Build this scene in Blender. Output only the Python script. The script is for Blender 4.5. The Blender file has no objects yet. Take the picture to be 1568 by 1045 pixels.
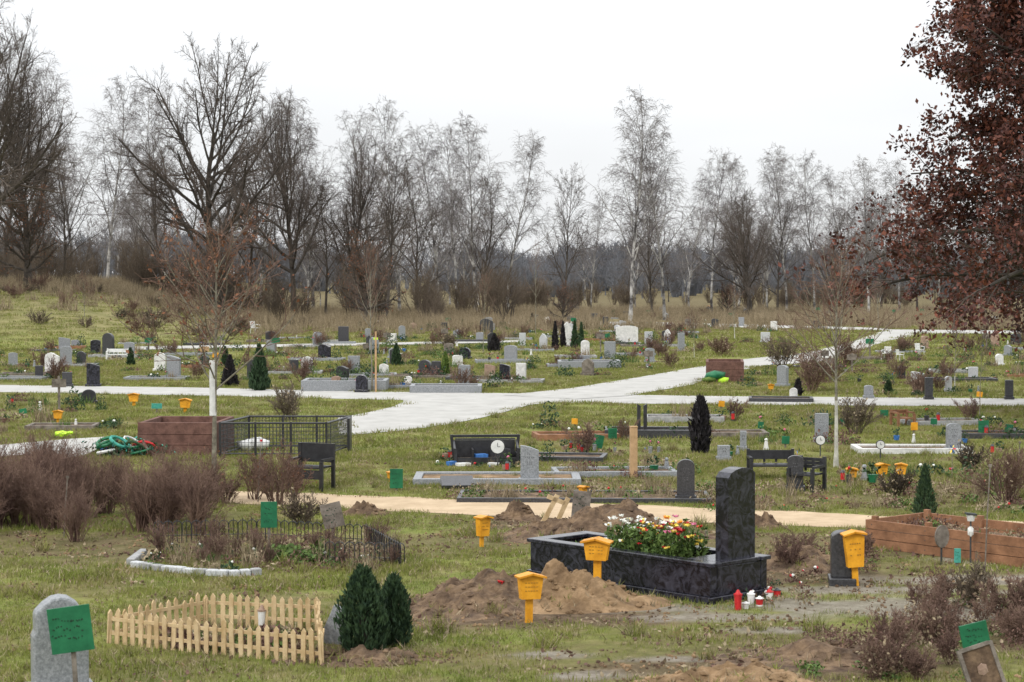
import bpy, math, random
import numpy as np
from mathutils import Vector, Matrix, noise
random.seed(11); rng=np.random.default_rng(11)
F=3049.0; CH=3.3; TH=math.atan(102.5/F)
scn=bpy.context.scene
def P(px,py,z=0.0):
    a=(px-784)/F; b=(522.5-py)/F
    dy=math.cos(TH)+b*math.sin(TH); dz=-math.sin(TH)+b*math.cos(TH)
    t=(CH-z)/-dz
    return (a*t, dy*t)
def ss(t):
    t=np.clip(t,0,1); return t*t*(3-2*t)
def hfun(x,y):
    x=np.asarray(x,float); y=np.asarray(y,float)
    return 2.4*ss((-x-12-(y-100)*.1)/14)*ss((y-88)/32)
def pip(poly,X,Y):
    X=np.asarray(X);Y=np.asarray(Y); ins=np.zeros(X.shape,bool); n=len(poly)
    xs_=[p[0] for p in poly]; ys_=[p[1] for p in poly]
    m=(X>=min(xs_))&(X<=max(xs_))&(Y>=min(ys_))&(Y<=max(ys_))
    if not m.any(): return ins
    x=X[m]; y=Y[m]; q=np.zeros(x.shape,bool)
    for i in range(n):
        x1,y1=poly[i]; x2,y2=poly[(i+1)%n]
        if y1==y2: continue
        q^=((y1>y)!=(y2>y))&(x<(x2-x1)*(y-y1)/(y2-y1)+x1)
    ins[m]=q
    return ins
# ---------------- materials
def mat(name,c1,c2,scale=4,rough=.85,bump=.25,bscale=40,spec=.3,mid=(.35,.65),dist=0,c3=None,metal=0):
    m=bpy.data.materials.new(name); m.use_nodes=True; nt=m.node_tree; N=nt.nodes; L=nt.links
    b=N['Principled BSDF']; b.inputs['Roughness'].default_value=rough
    b.inputs['Specular IOR Level'].default_value=spec; b.inputs['Metallic'].default_value=metal
    src=N.new('ShaderNodeNewGeometry').outputs['Position']
    n=N.new('ShaderNodeTexNoise'); n.inputs['Scale'].default_value=scale; n.inputs['Detail'].default_value=6
    n.inputs['Roughness'].default_value=.65; n.inputs['Distortion'].default_value=dist
    L.new(src,n.inputs['Vector'])
    r=N.new('ShaderNodeValToRGB'); e=r.color_ramp.elements
    e[0].position=mid[0]; e[0].color=(*c1,1); e[1].position=mid[1]; e[1].color=(*c2,1)
    if c3 is not None:
        q=e.new((mid[0]+mid[1])/2); q.color=(*c3,1)
    L.new(n.outputs['Fac'],r.inputs[0]); L.new(r.outputs[0],b.inputs['Base Color'])
    if bump>0:
        n2=N.new('ShaderNodeTexNoise'); n2.inputs['Scale'].default_value=bscale; n2.inputs['Detail'].default_value=4
        L.new(src,n2.inputs['Vector'])
        bp=N.new('ShaderNodeBump'); bp.inputs['Strength'].default_value=bump; bp.inputs['Distance'].default_value=.02
        L.new(n2.outputs['Fac'],bp.inputs['Height']); L.new(bp.outputs[0],b.inputs['Normal'])
    return m
BARK=mat('bark_dark',(.03,.025,.021),(.085,.072,.06),3,.95,.4,20)
TWIG=mat('twig_brown',(.05,.040,.034),(.12,.096,.08),.35,.95,0)
TWIGU=mat('twig_undergrowth',(.062,.05,.038),(.15,.12,.088),.22,.95,0,c3=(.105,.08,.058))
TWIGB=mat('twig_birch',(.09,.077,.075),(.185,.165,.155),.3,.95,0)
BIRCH=mat('bark_birch',(.05,.045,.045),(.42,.405,.38),1.1,.8,.2,20,mid=(.42,.6))
TWIGR=mat('twig_red',(.09,.052,.042),(.20,.13,.096),2,.95,0)
TWIGF=mat('twig_far_hazed',(.12,.125,.14),(.18,.185,.20),.1,1,0)  # distance haze painted into the twig colour as a blue-grey tint
LEAFO=mat('leaf_russet',(.11,.045,.025),(.22,.10,.05),1.5,.8,0)
LEAFC=mat('leaf_copper',(.030,.011,.010),(.21,.07,.04),3,.65,0,c3=(.085,.030,.022))
YBARK=mat('bark_young',(.11,.10,.075),(.26,.24,.18),9,.85,.3,60)
WHITEW=mat('whitewash',(.32,.31,.27),(.54,.52,.46),7,.8,.3,60)
CON=mat('conifer_green',(.012,.030,.016),(.05,.09,.035),18,.8,0)
COND=mat('conifer_dark',(.012,.010,.013),(.034,.030,.032),12,.85,0)
CONF=mat('conifer_bright',(.05,.10,.02),(.14,.2,.04),12,.8,0)
GREENL=mat('plant_green',(.030,.065,.013),(.12,.18,.04),14,.7,0)
DRYL=mat('plant_dry',(.13,.10,.058),(.36,.29,.19),9,.9,0)
HEATH=mat('plant_heather',(.07,.038,.032),(.18,.105,.08),9,.9,0)
GRANG=mat('granite_grey',(.15,.16,.17),(.31,.32,.33),45,.5,.1,90,mid=(.35,.65))
GRANL=mat('granite_light',(.33,.34,.35),(.52,.53,.53),50,.6,.1,90)
GRANB=mat('granite_black',(.006,.006,.010),(.055,.055,.075),6,.2,.03,30,spec=.5,mid=(.42,.72),dist=2.5)
GRAND=mat('granite_anthracite',(.02,.02,.022),(.06,.06,.065),40,.35,.05,60,spec=.5)
MARB=mat('marble_white',(.48,.48,.46),(.70,.69,.66),5,.5,.1,30,dist=1.5)
SANDS=mat('sandstone',(.24,.16,.12),(.38,.27,.2),12,.85,.3,60)
SOIL=mat('soil',(.06,.039,.026),(.20,.135,.082),6,1,.9,22,c3=(.115,.076,.048))
SOILS=mat('soil_sandy',(.12,.075,.04),(.33,.22,.125),3.5,1,.9,18,c3=(.20,.13,.07))
WOODY=mat('wood_pale',(.36,.24,.11),(.62,.48,.29),5,.75,.2,50,mid=(.3,.7))
WOODR=mat('wood_larch',(.13,.06,.03),(.32,.16,.085),5,.75,.3,50,mid=(.3,.7))
WOODP=mat('wood_post',(.34,.22,.11),(.48,.31,.17),8,.75,.2,50)
WOODD=mat('wood_weathered',(.09,.075,.06),(.22,.19,.16),8,.85,.3,50)
YEL=mat('sign_yellow',(.56,.24,.012),(.78,.37,.025),9,.5,.05,30)
YELD=mat('sign_yellow_roof',(.50,.20,.01),(.68,.30,.02),5,.5,.05,30)
GRN=mat('sign_green',(.008,.09,.04),(.02,.16,.07),5,.45,.05,30)
INK=mat('ink',(.008,.03,.016),(.012,.05,.025),5,.6,0)
ENG=mat('engraving',(.07,.07,.075),(.12,.12,.125),20,.8,0)
INKB=mat('lettering',(.26,.13,.02),(.36,.19,.03),5,.6,0)
BLK=mat('painted_black',(.012,.012,.014),(.03,.03,.033),10,.4,.05,30,spec=.5)
MET=mat('metal_dark',(.035,.037,.04),(.08,.085,.09),12,.5,0,metal=.3)
WHT=mat('plastic_white',(.52,.52,.50),(.74,.74,.72),5,.5,0)
RED=mat('red',(.35,.01,.015),(.55,.03,.03),30,.5,0)
PINK=mat('pink',(.45,.10,.18),(.6,.2,.3),30,.5,0)
ORA=mat('orange',(.7,.2,.02),(.8,.32,.04),30,.5,0)
YFL=mat('yellow_petal',(.7,.5,.05),(.8,.65,.15),30,.6,0)
WFL=mat('white_petal',(.6,.6,.55),(.8,.8,.75),30,.6,0)
BLU=mat('blue',(.03,.10,.3),(.06,.2,.5),30,.5,0)
LIME=mat('lime',(.45,.75,.03),(.55,.85,.06),30,.5,0)
TEAL=mat('teal_net',(.03,.22,.17),(.08,.35,.28),20,.7,0)
CONCR=mat('concrete_red',(.09,.045,.035),(.17,.09,.07),8,.9,.3,50)
CONCP=mat('path_concrete',(.32,.312,.29),(.44,.43,.405),1.6,.95,.25,60,mid=(.3,.7))
SANDP=mat('path_sand',(.36,.265,.165),(.52,.40,.265),2.2,1,.5,40,mid=(.3,.7))
RAMP=mat('stone_kerb',(.20,.20,.20),(.36,.36,.35),14,.8,.2,50)
# ---------------- mesh buffer
class MB:
    def __init__(s): s.V=[];s.F=[];s.M=[];s.n=0;s.mats=[]
    def mi(s,m):
        if m not in s.mats: s.mats.append(m)
        return s.mats.index(m)
    def add(s,V,Fc,m):
        V=np.asarray(V,float).reshape(-1,3); k=s.mi(m)
        if isinstance(Fc,np.ndarray): Fc=(Fc+s.n).tolist()
        else: Fc=[[i+s.n for i in f] for f in Fc]
        s.V.append(V); s.F+=Fc; s.M+= [k]*len(Fc); s.n+=len(V)
    def box(s,c,d,m,rz=0,rx=0,ry=0,taper=1.0):
        x,y,z=d[0]/2,d[1]/2,d[2]/2
        V=np.array([[-x,-y,-z],[x,-y,-z],[x,y,-z],[-x,y,-z],[-x*taper,-y*taper,z],[x*taper,-y*taper,z],[x*taper,y*taper,z],[-x*taper,y*taper,z]])
        if rz or rx or ry:
            R=np.array((Matrix.Rotation(rz,3,'Z')@Matrix.Rotation(ry,3,'Y')@Matrix.Rotation(rx,3,'X')))
            V=V@R.T
        s.add(V+np.array(c),[[3,2,1,0],[4,5,6,7],[0,1,5,4],[1,2,6,5],[2,3,7,6],[3,0,4,7]],m)
    def prof(s,pts,th,m,c=(0,0,0),rz=0,rx=0):
        n=len(pts); V=np.array([[x,-th/2,z] for x,z in pts]+[[x,th/2,z] for x,z in pts],float)
        R=np.array(Matrix.Rotation(rz,3,'Z')@Matrix.Rotation(rx,3,'X')); V=V@R.T+np.array(c)
        Fc=[list(range(n)),list(range(2*n-1,n-1,-1))]+[[(i+1)%n,i,i+n,(i+1)%n+n] for i in range(n)]
        s.add(V,Fc,m)
    def tubes(s,Pt,R,sides,m):
        Pt=np.asarray(Pt,float); R=np.asarray(R,float)
        N,k,_=Pt.shape
        T=np.gradient(Pt,axis=1); T/=np.linalg.norm(T,axis=2,keepdims=True)+1e-9
        ref=np.where(np.abs(T[:,:1,2:3])>.85,np.array([[[1.,0,0]]]),np.array([[[0,0,1.]]]))
        U=np.cross(T,np.broadcast_to(ref,T.shape)); U/=np.linalg.norm(U,axis=2,keepdims=True)+1e-9
        W=np.cross(T,U)
        a=np.arange(sides)*2*math.pi/sides
        V=Pt[:,:,None,:]+R[:,:,None,None]*(np.cos(a)[None,None,:,None]*U[:,:,None,:]+np.sin(a)[None,None,:,None]*W[:,:,None,:])
        idx=np.arange(N*k*sides).reshape(N,k,sides); nx=np.roll(idx,-1,axis=2)
        Q=np.stack([idx[:,:-1],nx[:,:-1],nx[:,1:],idx[:,1:]],axis=-1).reshape(-1,4)
        s.add(V.reshape(-1,3),Q,m)
    def tube(s,pts,r,m,sides=6):
        pts=np.array(pts,float)[None]; rr=np.full((1,pts.shape[1]),r) if np.isscalar(r) else np.array(r)[None]
        s.tubes(pts,rr,sides,m)
    def cyl(s,c,r,h,m,sides=12,r2=None):
        r2=r if r2 is None else r2
        a=np.arange(sides)*2*math.pi/sides
        V=[[c[0]+r*math.cos(t),c[1]+r*math.sin(t),c[2]] for t in a]+[[c[0]+r2*math.cos(t),c[1]+r2*math.sin(t),c[2]+h] for t in a]
        s.add(V,[[i,(i+1)%sides,(i+1)%sides+sides,i+sides] for i in range(sides)]+[list(range(sides-1,-1,-1)),list(range(sides,2*sides))],m)
    def leaves(s,C,size,m,asp=.5,dirv=None,dj=.4):
        C=np.asarray(C,float); n=len(C)
        if n==0: return
        u=rng.normal(size=(n,3))
        if dirv is not None: u=u*dj+dirv
        u/=np.linalg.norm(u,axis=1,keepdims=True)
        w=np.cross(u,rng.normal(size=(n,3))); w/=np.linalg.norm(w,axis=1,keepdims=True)
        sz=size*rng.uniform(.6,1.4,(n,1))
        V=np.stack([C-u*sz,C+w*sz*asp,C+u*sz,C-w*sz*asp],axis=1)
        s.add(V.reshape(-1,3),np.arange(4*n).reshape(n,4),m)
    def blades(s,B,h,w,m,lean=.4):
        B=np.asarray(B,float); n=len(B)
        a=rng.uniform(0,2*math.pi,n); hh=h*rng.uniform(.5,1.3,n)
        side=np.stack([np.cos(a),np.sin(a),0*a],1)*w
        t=rng.uniform(0,2*math.pi,n); l=rng.uniform(0,lean,n)*hh
        tip=B+np.stack([np.cos(t)*l,np.sin(t)*l,hh],1)
        V=np.stack([B-side,B+side,tip],1)
        s.add(V.reshape(-1,3),np.arange(3*n).reshape(n,3),m)
    def ball(s,c,r,m,jit=.15,sub=0):
        t=(1+5**.5)/2
        V=np.array([[-1,t,0],[1,t,0],[-1,-t,0],[1,-t,0],[0,-1,t],[0,1,t],[0,-1,-t],[0,1,-t],[t,0,-1],[t,0,1],[-t,0,-1],[-t,0,1]],float)
        V/=np.linalg.norm(V[0]); V*=(1+rng.uniform(-jit,jit,(12,1)))
        Fc=[[0,11,5],[0,5,1],[0,1,7],[0,7,10],[0,10,11],[1,5,9],[5,11,4],[11,10,2],[10,7,6],[7,1,8],[3,9,4],[3,4,2],[3,2,6],[3,6,8],[3,8,9],[4,9,5],[2,4,11],[6,2,10],[8,6,7],[9,8,1]]
        s.add(V*np.array(r)+np.array(c),Fc,m)
    def mesh(s,name,smooth=False):
        me=bpy.data.meshes.new(name)
        V=np.concatenate(s.V) if s.V else np.zeros((0,3))
        me.from_pydata(V.tolist(),[],s.F); me.update()
        for m in s.mats: me.materials.append(m)
        me.polygons.foreach_set('material_index',s.M)
        if smooth: me.polygons.foreach_set('use_smooth',[True]*len(s.F))
        me['zmax']=float(np.percentile(V[:,2],99.8)) if len(V) else 1.0
        return me
    def obj(s,name,loc=(0,0,0),rz=0,smooth=False,bevel=0,coll=None,scale=1):
        o=bpy.data.objects.new(name,s.mesh(name,smooth))
        o.location=loc; o.rotation_euler=(0,0,rz); o.scale=(scale,)*3
        (coll or scn.collection).objects.link(o)
        if bevel:
            b=o.modifiers.new('bevel','BEVEL'); b.width=bevel; b.segments=2; b.limit_method='ANGLE'
        return o
# ---------------- scatter by geometry nodes
def scatter(name,pts,rotz,scl,templates,tilt=.0):
    n=len(pts)
    if n==0: return
    col=bpy.data.collections.new(name+'_parts')
    for i,t in enumerate(templates):
        t.obj('%s_piece_%d'%(name,i),coll=col) if isinstance(t,MB) else col.objects.link(t)
    me=bpy.data.meshes.new(name); me.from_pydata(np.asarray(pts).tolist(),[],[])
    a=me.attributes.new('rot','FLOAT_VECTOR','POINT')
    R=np.zeros((n,3)); R[:,2]=rotz
    a.data.foreach_set('vector',R.ravel())
    a=me.attributes.new('scl','FLOAT','POINT'); a.data.foreach_set('value',np.asarray(scl,float))
    a=me.attributes.new('idx','INT','POINT'); a.data.foreach_set('value',rng.integers(0,len(templates),n).astype(np.int32))
    o=bpy.data.objects.new(name,me); scn.collection.objects.link(o)
    ng=bpy.data.node_groups.new(name,'GeometryNodeTree')
    ng.interface.new_socket('Geometry',in_out='INPUT',socket_type='NodeSocketGeometry')
    ng.interface.new_socket('Geometry',in_out='OUTPUT',socket_type='NodeSocketGeometry')
    N=ng.nodes; L=ng.links
    gi=N.new('NodeGroupInput'); go=N.new('NodeGroupOutput'); ci=N.new('GeometryNodeCollectionInfo')
    ci.inputs['Collection'].default_value=col; ci.inputs['Separate Children'].default_value=True; ci.inputs['Reset Children'].default_value=True
    ip=N.new('GeometryNodeInstanceOnPoints'); ip.inputs['Pick Instance'].default_value=True
    def na(nm,ty):
        q=N.new('GeometryNodeInputNamedAttribute'); q.data_type=ty; q.inputs['Name'].default_value=nm; return q.outputs['Attribute']
    L.new(gi.outputs[0],ip.inputs['Points']); L.new(ci.outputs[0],ip.inputs['Instance'])
    L.new(na('idx','INT'),ip.inputs['Instance Index']); L.new(na('rot','FLOAT_VECTOR'),ip.inputs['Rotation'])
    L.new(na('scl','FLOAT'),ip.inputs['Scale']); L.new(ip.outputs[0],go.inputs[0])
    md=o.modifiers.new('scatter','NODES'); md.node_group=ng
    return o
# ---------------- trees
def grow(starts,dirs,lens,k,jit,trop):
    n=len(starts); pts=np.zeros((n,k,3)); pts[:,0]=starts; d=dirs.copy()
    for i in range(1,k):
        d=d+rng.normal(0,jit,(n,3)); d[:,2]+=trop; d/=np.linalg.norm(d,axis=1,keepdims=True)
        pts[:,i]=pts[:,i-1]+d*(lens/(k-1))[:,None]
    return pts
def children(pts,rad,lens,nc,t0,t1,ang,angj,ratio,fall,k,jit,trop,rr,rmin):
    N,K,_=pts.shape
    t=np.tile((np.arange(nc)+.5)/nc,(N,1))+rng.uniform(-.5,.5,(N,nc))/nc
    tt=t0+(t1-t0)*t
    f=tt*(K-1); i=np.clip(f.astype(int),0,K-2); fr=(f-i)[...,None]
    ar=np.arange(N)[:,None]
    pos=pts[ar,i]*(1-fr)+pts[ar,i+1]*fr; tan=pts[ar,i+1]-pts[ar,i]; tan/=np.linalg.norm(tan,axis=2,keepdims=True)+1e-9
    r=(rad[ar,i]*(1-fr[...,0])+rad[ar,i+1]*fr[...,0])*rr
    pos=pos.reshape(-1,3); tan=tan.reshape(-1,3); r=np.maximum(r.reshape(-1),rmin)
    n=len(pos)
    q=rng.normal(size=(n,3))
    if N==1:
        az=np.arange(n)*2.4+rng.uniform(-.5,.5,n); q=np.stack([np.cos(az),np.sin(az),0*az],1)
    q-= (q*tan).sum(1,keepdims=True)*tan; q/=np.linalg.norm(q,axis=1,keepdims=True)+1e-9
    angs=rng.normal(ang,angj,n)
    if N==1 and fall<.5: angs=angs*(1.3-.75*t.reshape(-1))
    a=np.radians(angs)[:,None]
    d=tan*np.cos(a)+q*np.sin(a)
    L=(lens[:,None]*ratio*(1-fall*t)).reshape(-1)*rng.uniform(.75,1.2,n)
    p=grow(pos,d,L,k,jit,trop)
    R=r[:,None]*np.linspace(1,.35,k)[None]; R=np.maximum(R,rmin*.7)
    return p,R,L
def tree_mb(H,r0,levels,bark,twig,trunkfrac=.85,wander=.05,leaf=None,nleaf=0,lsize=.08,endr=.12,white=None,stems=1,spread=0,twigfrom=2,lspread=1.3):
    mb=MB(); k=12
    if stems==1:
        st=np.zeros((1,3)); d=np.array([[0,0,1.]]); L=np.array([H*trunkfrac])
    else:
        a=rng.uniform(0,2*math.pi,stems); rr=rng.uniform(0,.15*H,stems)
        st=np.stack([np.cos(a)*rr,np.sin(a)*rr,0*a-.02],1); sp=rng.uniform(0,spread,stems)
        d=np.stack([np.cos(a)*np.sin(sp),np.sin(a)*np.sin(sp),np.cos(sp)],1); L=H*trunkfrac*rng.uniform(.6,1.1,stems); k=6
    p=grow(st,d,L,k,wander,.02)
    tf=np.linspace(0,1,k)
    R=r0*(1-(1-endr)*tf**.8)[None]*np.ones((len(st),1))
    if stems==1: R[:,0]*=1.35; p[:,0,2]-=.15*H/20
    if white:
        kk=int(k*white); mb.tubes(p[:,:kk+1],R[:,:kk+1],10,WHITEW); mb.tubes(p[:,kk:],R[:,kk:],8,bark)
    else: mb.tubes(p,R,10 if stems==1 else 4,bark)
    for li,lv in enumerate(levels):
        p,R,L=children(p,R,L,**lv)
        mb.tubes(p,R,6 if li==0 else (4 if li==1 and stems==1 else 3),bark if li<twigfrom-1 else twig)
    if leaf:
        C=p.reshape(-1,3); n2=nleaf
        C=C[rng.integers(0,len(C),n2)]+rng.normal(0,lsize*lspread,(n2,3)); mb.leaves(C,lsize,leaf,.6)
    return mb
def lv(nc,t0,t1,ang,angj,ratio,fall,k,jit,trop,rr,rmin): return dict(nc=nc,t0=t0,t1=t1,ang=ang,angj=angj,ratio=ratio,fall=fall,k=k,jit=jit,trop=trop,rr=rr,rmin=rmin)
def oak(H=20,leaf=None,nleaf=0,n4=6):
    return tree_mb(H,.36,[lv(22,.26,.99,52,7,.78,.36,9,.10,.07,.60,.035),lv(10,.2,1,38,10,.40,.45,5,.12,.05,.6,.022),
      lv(8,.15,1,40,12,.46,.3,4,.14,.03,.6,.013),lv(n4,.1,1,38,14,.50,.3,3,.15,.02,.6,.009)],BARK,TWIG,.58,.05,leaf,nleaf,.09,.35)
def birch(H=18):
    return tree_mb(H,.15,[lv(24,.22,.97,34,8,.34,.6,6,.09,.05,.55,.02),lv(7,.2,1,38,10,.45,.3,5,.12,-.06,.55,.012),
      lv(7,.2,1,40,14,.6,.2,4,.12,-.22,.6,.009),lv(3,.2,1,30,14,.7,.2,3,.10,-.3,.6,.007)],BIRCH,TWIGB,.93,.06,endr=.1,twigfrom=2)
def alder(H=14):
    return tree_mb(H,.16,[lv(26,.18,.97,42,10,.38,.6,6,.12,.05,.55,.02),lv(8,.2,1,40,10,.42,.3,4,.13,.02,.55,.013),
      lv(6,.15,1,40,12,.5,.3,3,.14,.02,.6,.009),lv(3,.15,1,40,12,.5,.3,3,.14,.02,.6,.008)],BARK,TWIG,.9,.08)
def shrub(H=4,twig=TWIG,stems=26,leaf=None,nleaf=0,rm=.008,ls=.06,spread=.6,n3=3):
    return tree_mb(H,.012*H,[lv(7,.2,1,28,10,.45,.3,4,.12,.05,.6,rm),lv(5,.15,1,32,12,.5,.3,3,.14,.04,.6,rm*.8)]+([lv(n3,.15,1,34,12,.55,.3,3,.16,.02,.6,rm*.7)] if n3 else []),twig,twig,.8,.10,leaf,nleaf,ls,.3,stems=stems,spread=spread)
oaks=[oak().mesh('oak%d'%i) for i in range(2)]
birches=[birch().mesh('birch%d'%i) for i in range(3)]
alders=[alder().mesh('alder%d'%i) for i in range(2)]
russ=oak(12,LEAFO,1500,3).mesh('russet')
def put(me,name,px,d,top,wid=1.0,rz=None):
    x=(px-784)/F*d; z=float(hfun(x,d)); ztop=CH+(420-top)/F*d
    s=(ztop-z)/me['zmax']
    o=bpy.data.objects.new(name,me); scn.collection.objects.link(o)
    o.location=(x,d,z-.05); o.scale=(s*wid,s*wid,s); o.rotation_euler=(0,0,random.uniform(0,6.28)); return o
put(oaks[0],'bare_oak_tree',322,140,60,.85)
for px,d,top,w in [(-20,112,-40,.85),(45,125,50,.7),(-95,120,-10,.9),(450,150,140,.7),(1150,150,285,.85),(540,152,210,.65)]:
    put(random.choice(oaks),'bare_oak_tree',px,d,top,w)
for px,d,top,w in [(110,175,95,1),(165,185,115,1),(612,160,150,.9),(480,170,150,.95),(565,175,170,.9),(672,165,190,.95),(728,160,172,1.),(778,165,200,.95),(965,138,132,1.0),(1018,142,178,.95),(1090,160,225,.95),(1205,160,220,.95),(1248,165,232,.95),(1330,150,238,.95),(1378,160,238,.95),(1300,175,255,1),(1440,165,265,1),(1500,170,260,1),(905,170,290,.85),(1055,170,260,.9),(60,185,110,1),(230,180,130,1),(400,175,140,1),(1125,172,240,.9),(1175,168,235,.9),(700,172,185,.9)]:
    put(random.choice(birches),'birch_tree',px,d,top,w)
for px,d,top,w in [(862,146,250,.75),(590,135,215,.85),(250,160,200,.9),(385,160,185,.9),(640,150,245,.85),(1000,150,250,.75),(1145,145,285,.85),(1190,160,300,.9),(1405,150,285,.9),(1270,150,320,.9),(1540,150,300,1),(500,145,265,.9),(10,140,160,1),(100,140,220,.9),(740,160,265,.9),(1350,165,290,.9)]:
    put(random.choice(alders),'bare_alder_tree',px,d,top,w)
for px,d,top in [(340,118,352),(560,125,352),(40,118,280),(862,128,428),(1115,150,430)]:
    put(russ,'young_russet_oak_tree',px,d,top,.85)
def fpoint(n,pxr,dr,gap=None):
    px=rng.uniform(*pxr,n); d=rng.uniform(*dr,n)
    x=(px-784)/F*d; return np.stack([x,d,hfun(x,d)],1)
tmpl=[]
fp=np.concatenate([fpoint(46,(-350,765),(165,230)),fpoint(38,(895,1900),(178,260))])
for me in [birches[0],birches[1],alders[0],birches[2]]:
    o=bpy.data.objects.new('forest_tree_piece',me); tmpl.append(o)
scatter('bare_woodland',fp,rng.uniform(0,6.28,len(fp)),rng.uniform(.4,.72,len(fp)),tmpl)
sh=[shrub(4,TWIGU,18,n3=3,rm=.009),shrub(4,TWIGU,14,rm=.009),shrub(3.6,TWIGU,14,rm=.009)]
fp=np.concatenate([fpoint(78,(-300,780),(132,175)),fpoint(62,(860,1800),(170,230)),fpoint(22,(760,920),(180,230))])
scatter('woodland_undergrowth',fp,rng.uniform(0,6.28,len(fp)),rng.uniform(.4,1.1,len(fp))*np.where(fp[:,0]<0,1.0,.75),sh)
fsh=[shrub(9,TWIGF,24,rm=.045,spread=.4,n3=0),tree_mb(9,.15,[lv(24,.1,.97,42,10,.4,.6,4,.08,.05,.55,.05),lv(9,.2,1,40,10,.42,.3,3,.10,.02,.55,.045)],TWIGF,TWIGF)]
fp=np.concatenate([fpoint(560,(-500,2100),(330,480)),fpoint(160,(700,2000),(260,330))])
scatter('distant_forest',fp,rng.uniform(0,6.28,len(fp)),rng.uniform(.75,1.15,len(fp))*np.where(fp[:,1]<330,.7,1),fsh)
# copper beech on the right
cb=tree_mb(13,.22,[lv(60,.19,.98,72,10,.43,.78,8,.08,-.03,.5,.02),lv(11,.10,1,46,12,.36,.35,5,.12,-.06,.5,.01),lv(6,.15,1,42,14,.55,.3,4,.14,-.10,.5,.006),lv(2,.2,1,40,14,.6,.2,3,.12,-.14,.6,.005)],BARK,TWIG,.95,.02,LEAFC,90000,.058,.1,lspread=1.6)
x,y=(1640-784)/F*46,46
cb.obj('copper_beech_tree',(x,y,0),1.6)
# young planted trees
def young(px,pyb,top,white=None,leaf=None,nl=0,wid=1,bark=YBARK,t0=.45,n1=15,n2=6,wander=.02):
    x,y=P(px,pyb); h=(pyb-top)/F*y; rm=.004+.00004*y
    mb=tree_mb(h,.012*h,[lv(n1,t0,.97,42,8,.46,.45,6,.09,.06,.55,rm*1.3),lv(n2,.2,1,38,10,.42,.3,4,.12,.04,.6,rm),lv(4,.2,1,38,12,.5,.3,3,.13,.03,.6,rm*.8)],bark,TWIGR,.88,wander,leaf,nl,.03,.2,white=white)
    o=mb.obj('young_planted_tree',(x,y,0),random.uniform(0,6)); o.scale=(wid,wid,1); return o
young(327,768,352,None,LEAFO,500,1.0,n1=22,n2=9,wander=.008)
young(1280,716,395,.4,None,0,.95,n1=22,n2=9)
young(570,600,385,None,None,0,.6); young(130,516,420,.3,wid=.7); young(820,512,375,None,wid=.4); young(1063,548,480,.4,wid=.6)
young(1462,600,500,.3,wid=.9); young(740,540,420,None,wid=.5); young(1125,520,440,.3,wid=.7); young(1345,505,430,wid=.7);young(1500,640,480,None,wid=.4)
x,y=P(327,768); mb=MB(); mb.cyl((0,0,1.25),.052,.80,WHT,14); mb.obj('tree_guard_tube',(x,y,0))
x,y=P(570,601); mb=MB(); mb.box((0,0,.85),(.05,.05,1.7),WOODP); mb.box((0,0,1.5),(.12,.03,.06),LIME); mb.obj('tree_stake',(x+.1,y,0))
# ---------------- paths
paths=dict(
 h=[(-120,589),(0,590),(300,594),(560,600),(800,603),(1100,607),(1568,611),(1760,612),(1760,624),(1568,623),(1100,620),(850,617),(560,612),(300,606),(0,601),(-120,600)],
 lo=[(517,641),(560,633),(600,624),(618,616),(616,608),(880,608),(850,616),(810,621),(775,631),(735,641),(690,650),(620,660),(519,668)],
 up=[(770,606),(870,596),(975,579),(1083,560),(1130,552),(1240,540),(1300,525),(1350,508),(1400,506),(1400,515),(1360,522),(1300,542),(1250,556),(1170,560),(1090,578),(1060,590),(960,607),(880,612)],
 fr=[(1350,505),(1568,507),(1760,508),(1760,513),(1568,512),(1350,511)],
 fc=[(560,491),(1000,494),(1360,503),(1360,507),(1000,499),(560,495)],
 fl=[(190,532),(500,527),(800,522),(800,525),(500,531),(190,537)],
 ll=[(-120,693),(0,684),(100,675),(165,671),(160,684),(130,700),(105,704),(60,697),(-120,712)])
wpaths=[]
def arc(poly,amp=0.0):
    out=[]
    W=[P(*p) for p in poly]
    for i in range(len(W)):
        a=W[i]; b=W[(i+1)%len(W)]; L=math.hypot(b[0]-a[0],b[1]-a[1]); n=max(1,min(60,int(L/.35))) if amp else 1
        for j in range(n):
            t=j/n; x=a[0]+(b[0]-a[0])*t; y=a[1]+(b[1]-a[1])*t
            if amp:
                q=noise.noise(Vector((x*1.7,y*1.7,3)))*amp+noise.noise(Vector((x*6,y*6,3)))*amp*.5; y+=q
            out.append((x,y))
    return out
for i,(k,p) in enumerate(paths.items()):
    w=arc(p,.05); wpaths.append(w)
    mb=MB(); mb.add([[a,b,0] for a,b in w],[list(range(len(w)))[::-1]],CONCP); mb.obj('concrete_path',(0,0,.006+.004*i))
sp=[(340,752),(450,755),(700,765),(1000,775),(1300,788),(1568,800),(1760,808),(1760,826),(1568,818),(1300,809),(1000,799),(700,788),(450,776),(345,770)]
w=arc(sp,.2); wpaths.append(w); mb=MB(); mb.add([[a,b,0] for a,b in w],[list(range(len(w)))[::-1]],SANDP); mb.obj('sandy_path',(0,0,.006))
def onpath(X,Y):
    m=np.zeros(np.shape(X),bool)
    for w in wpaths: m|=pip(w,X,Y)
    return m
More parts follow.
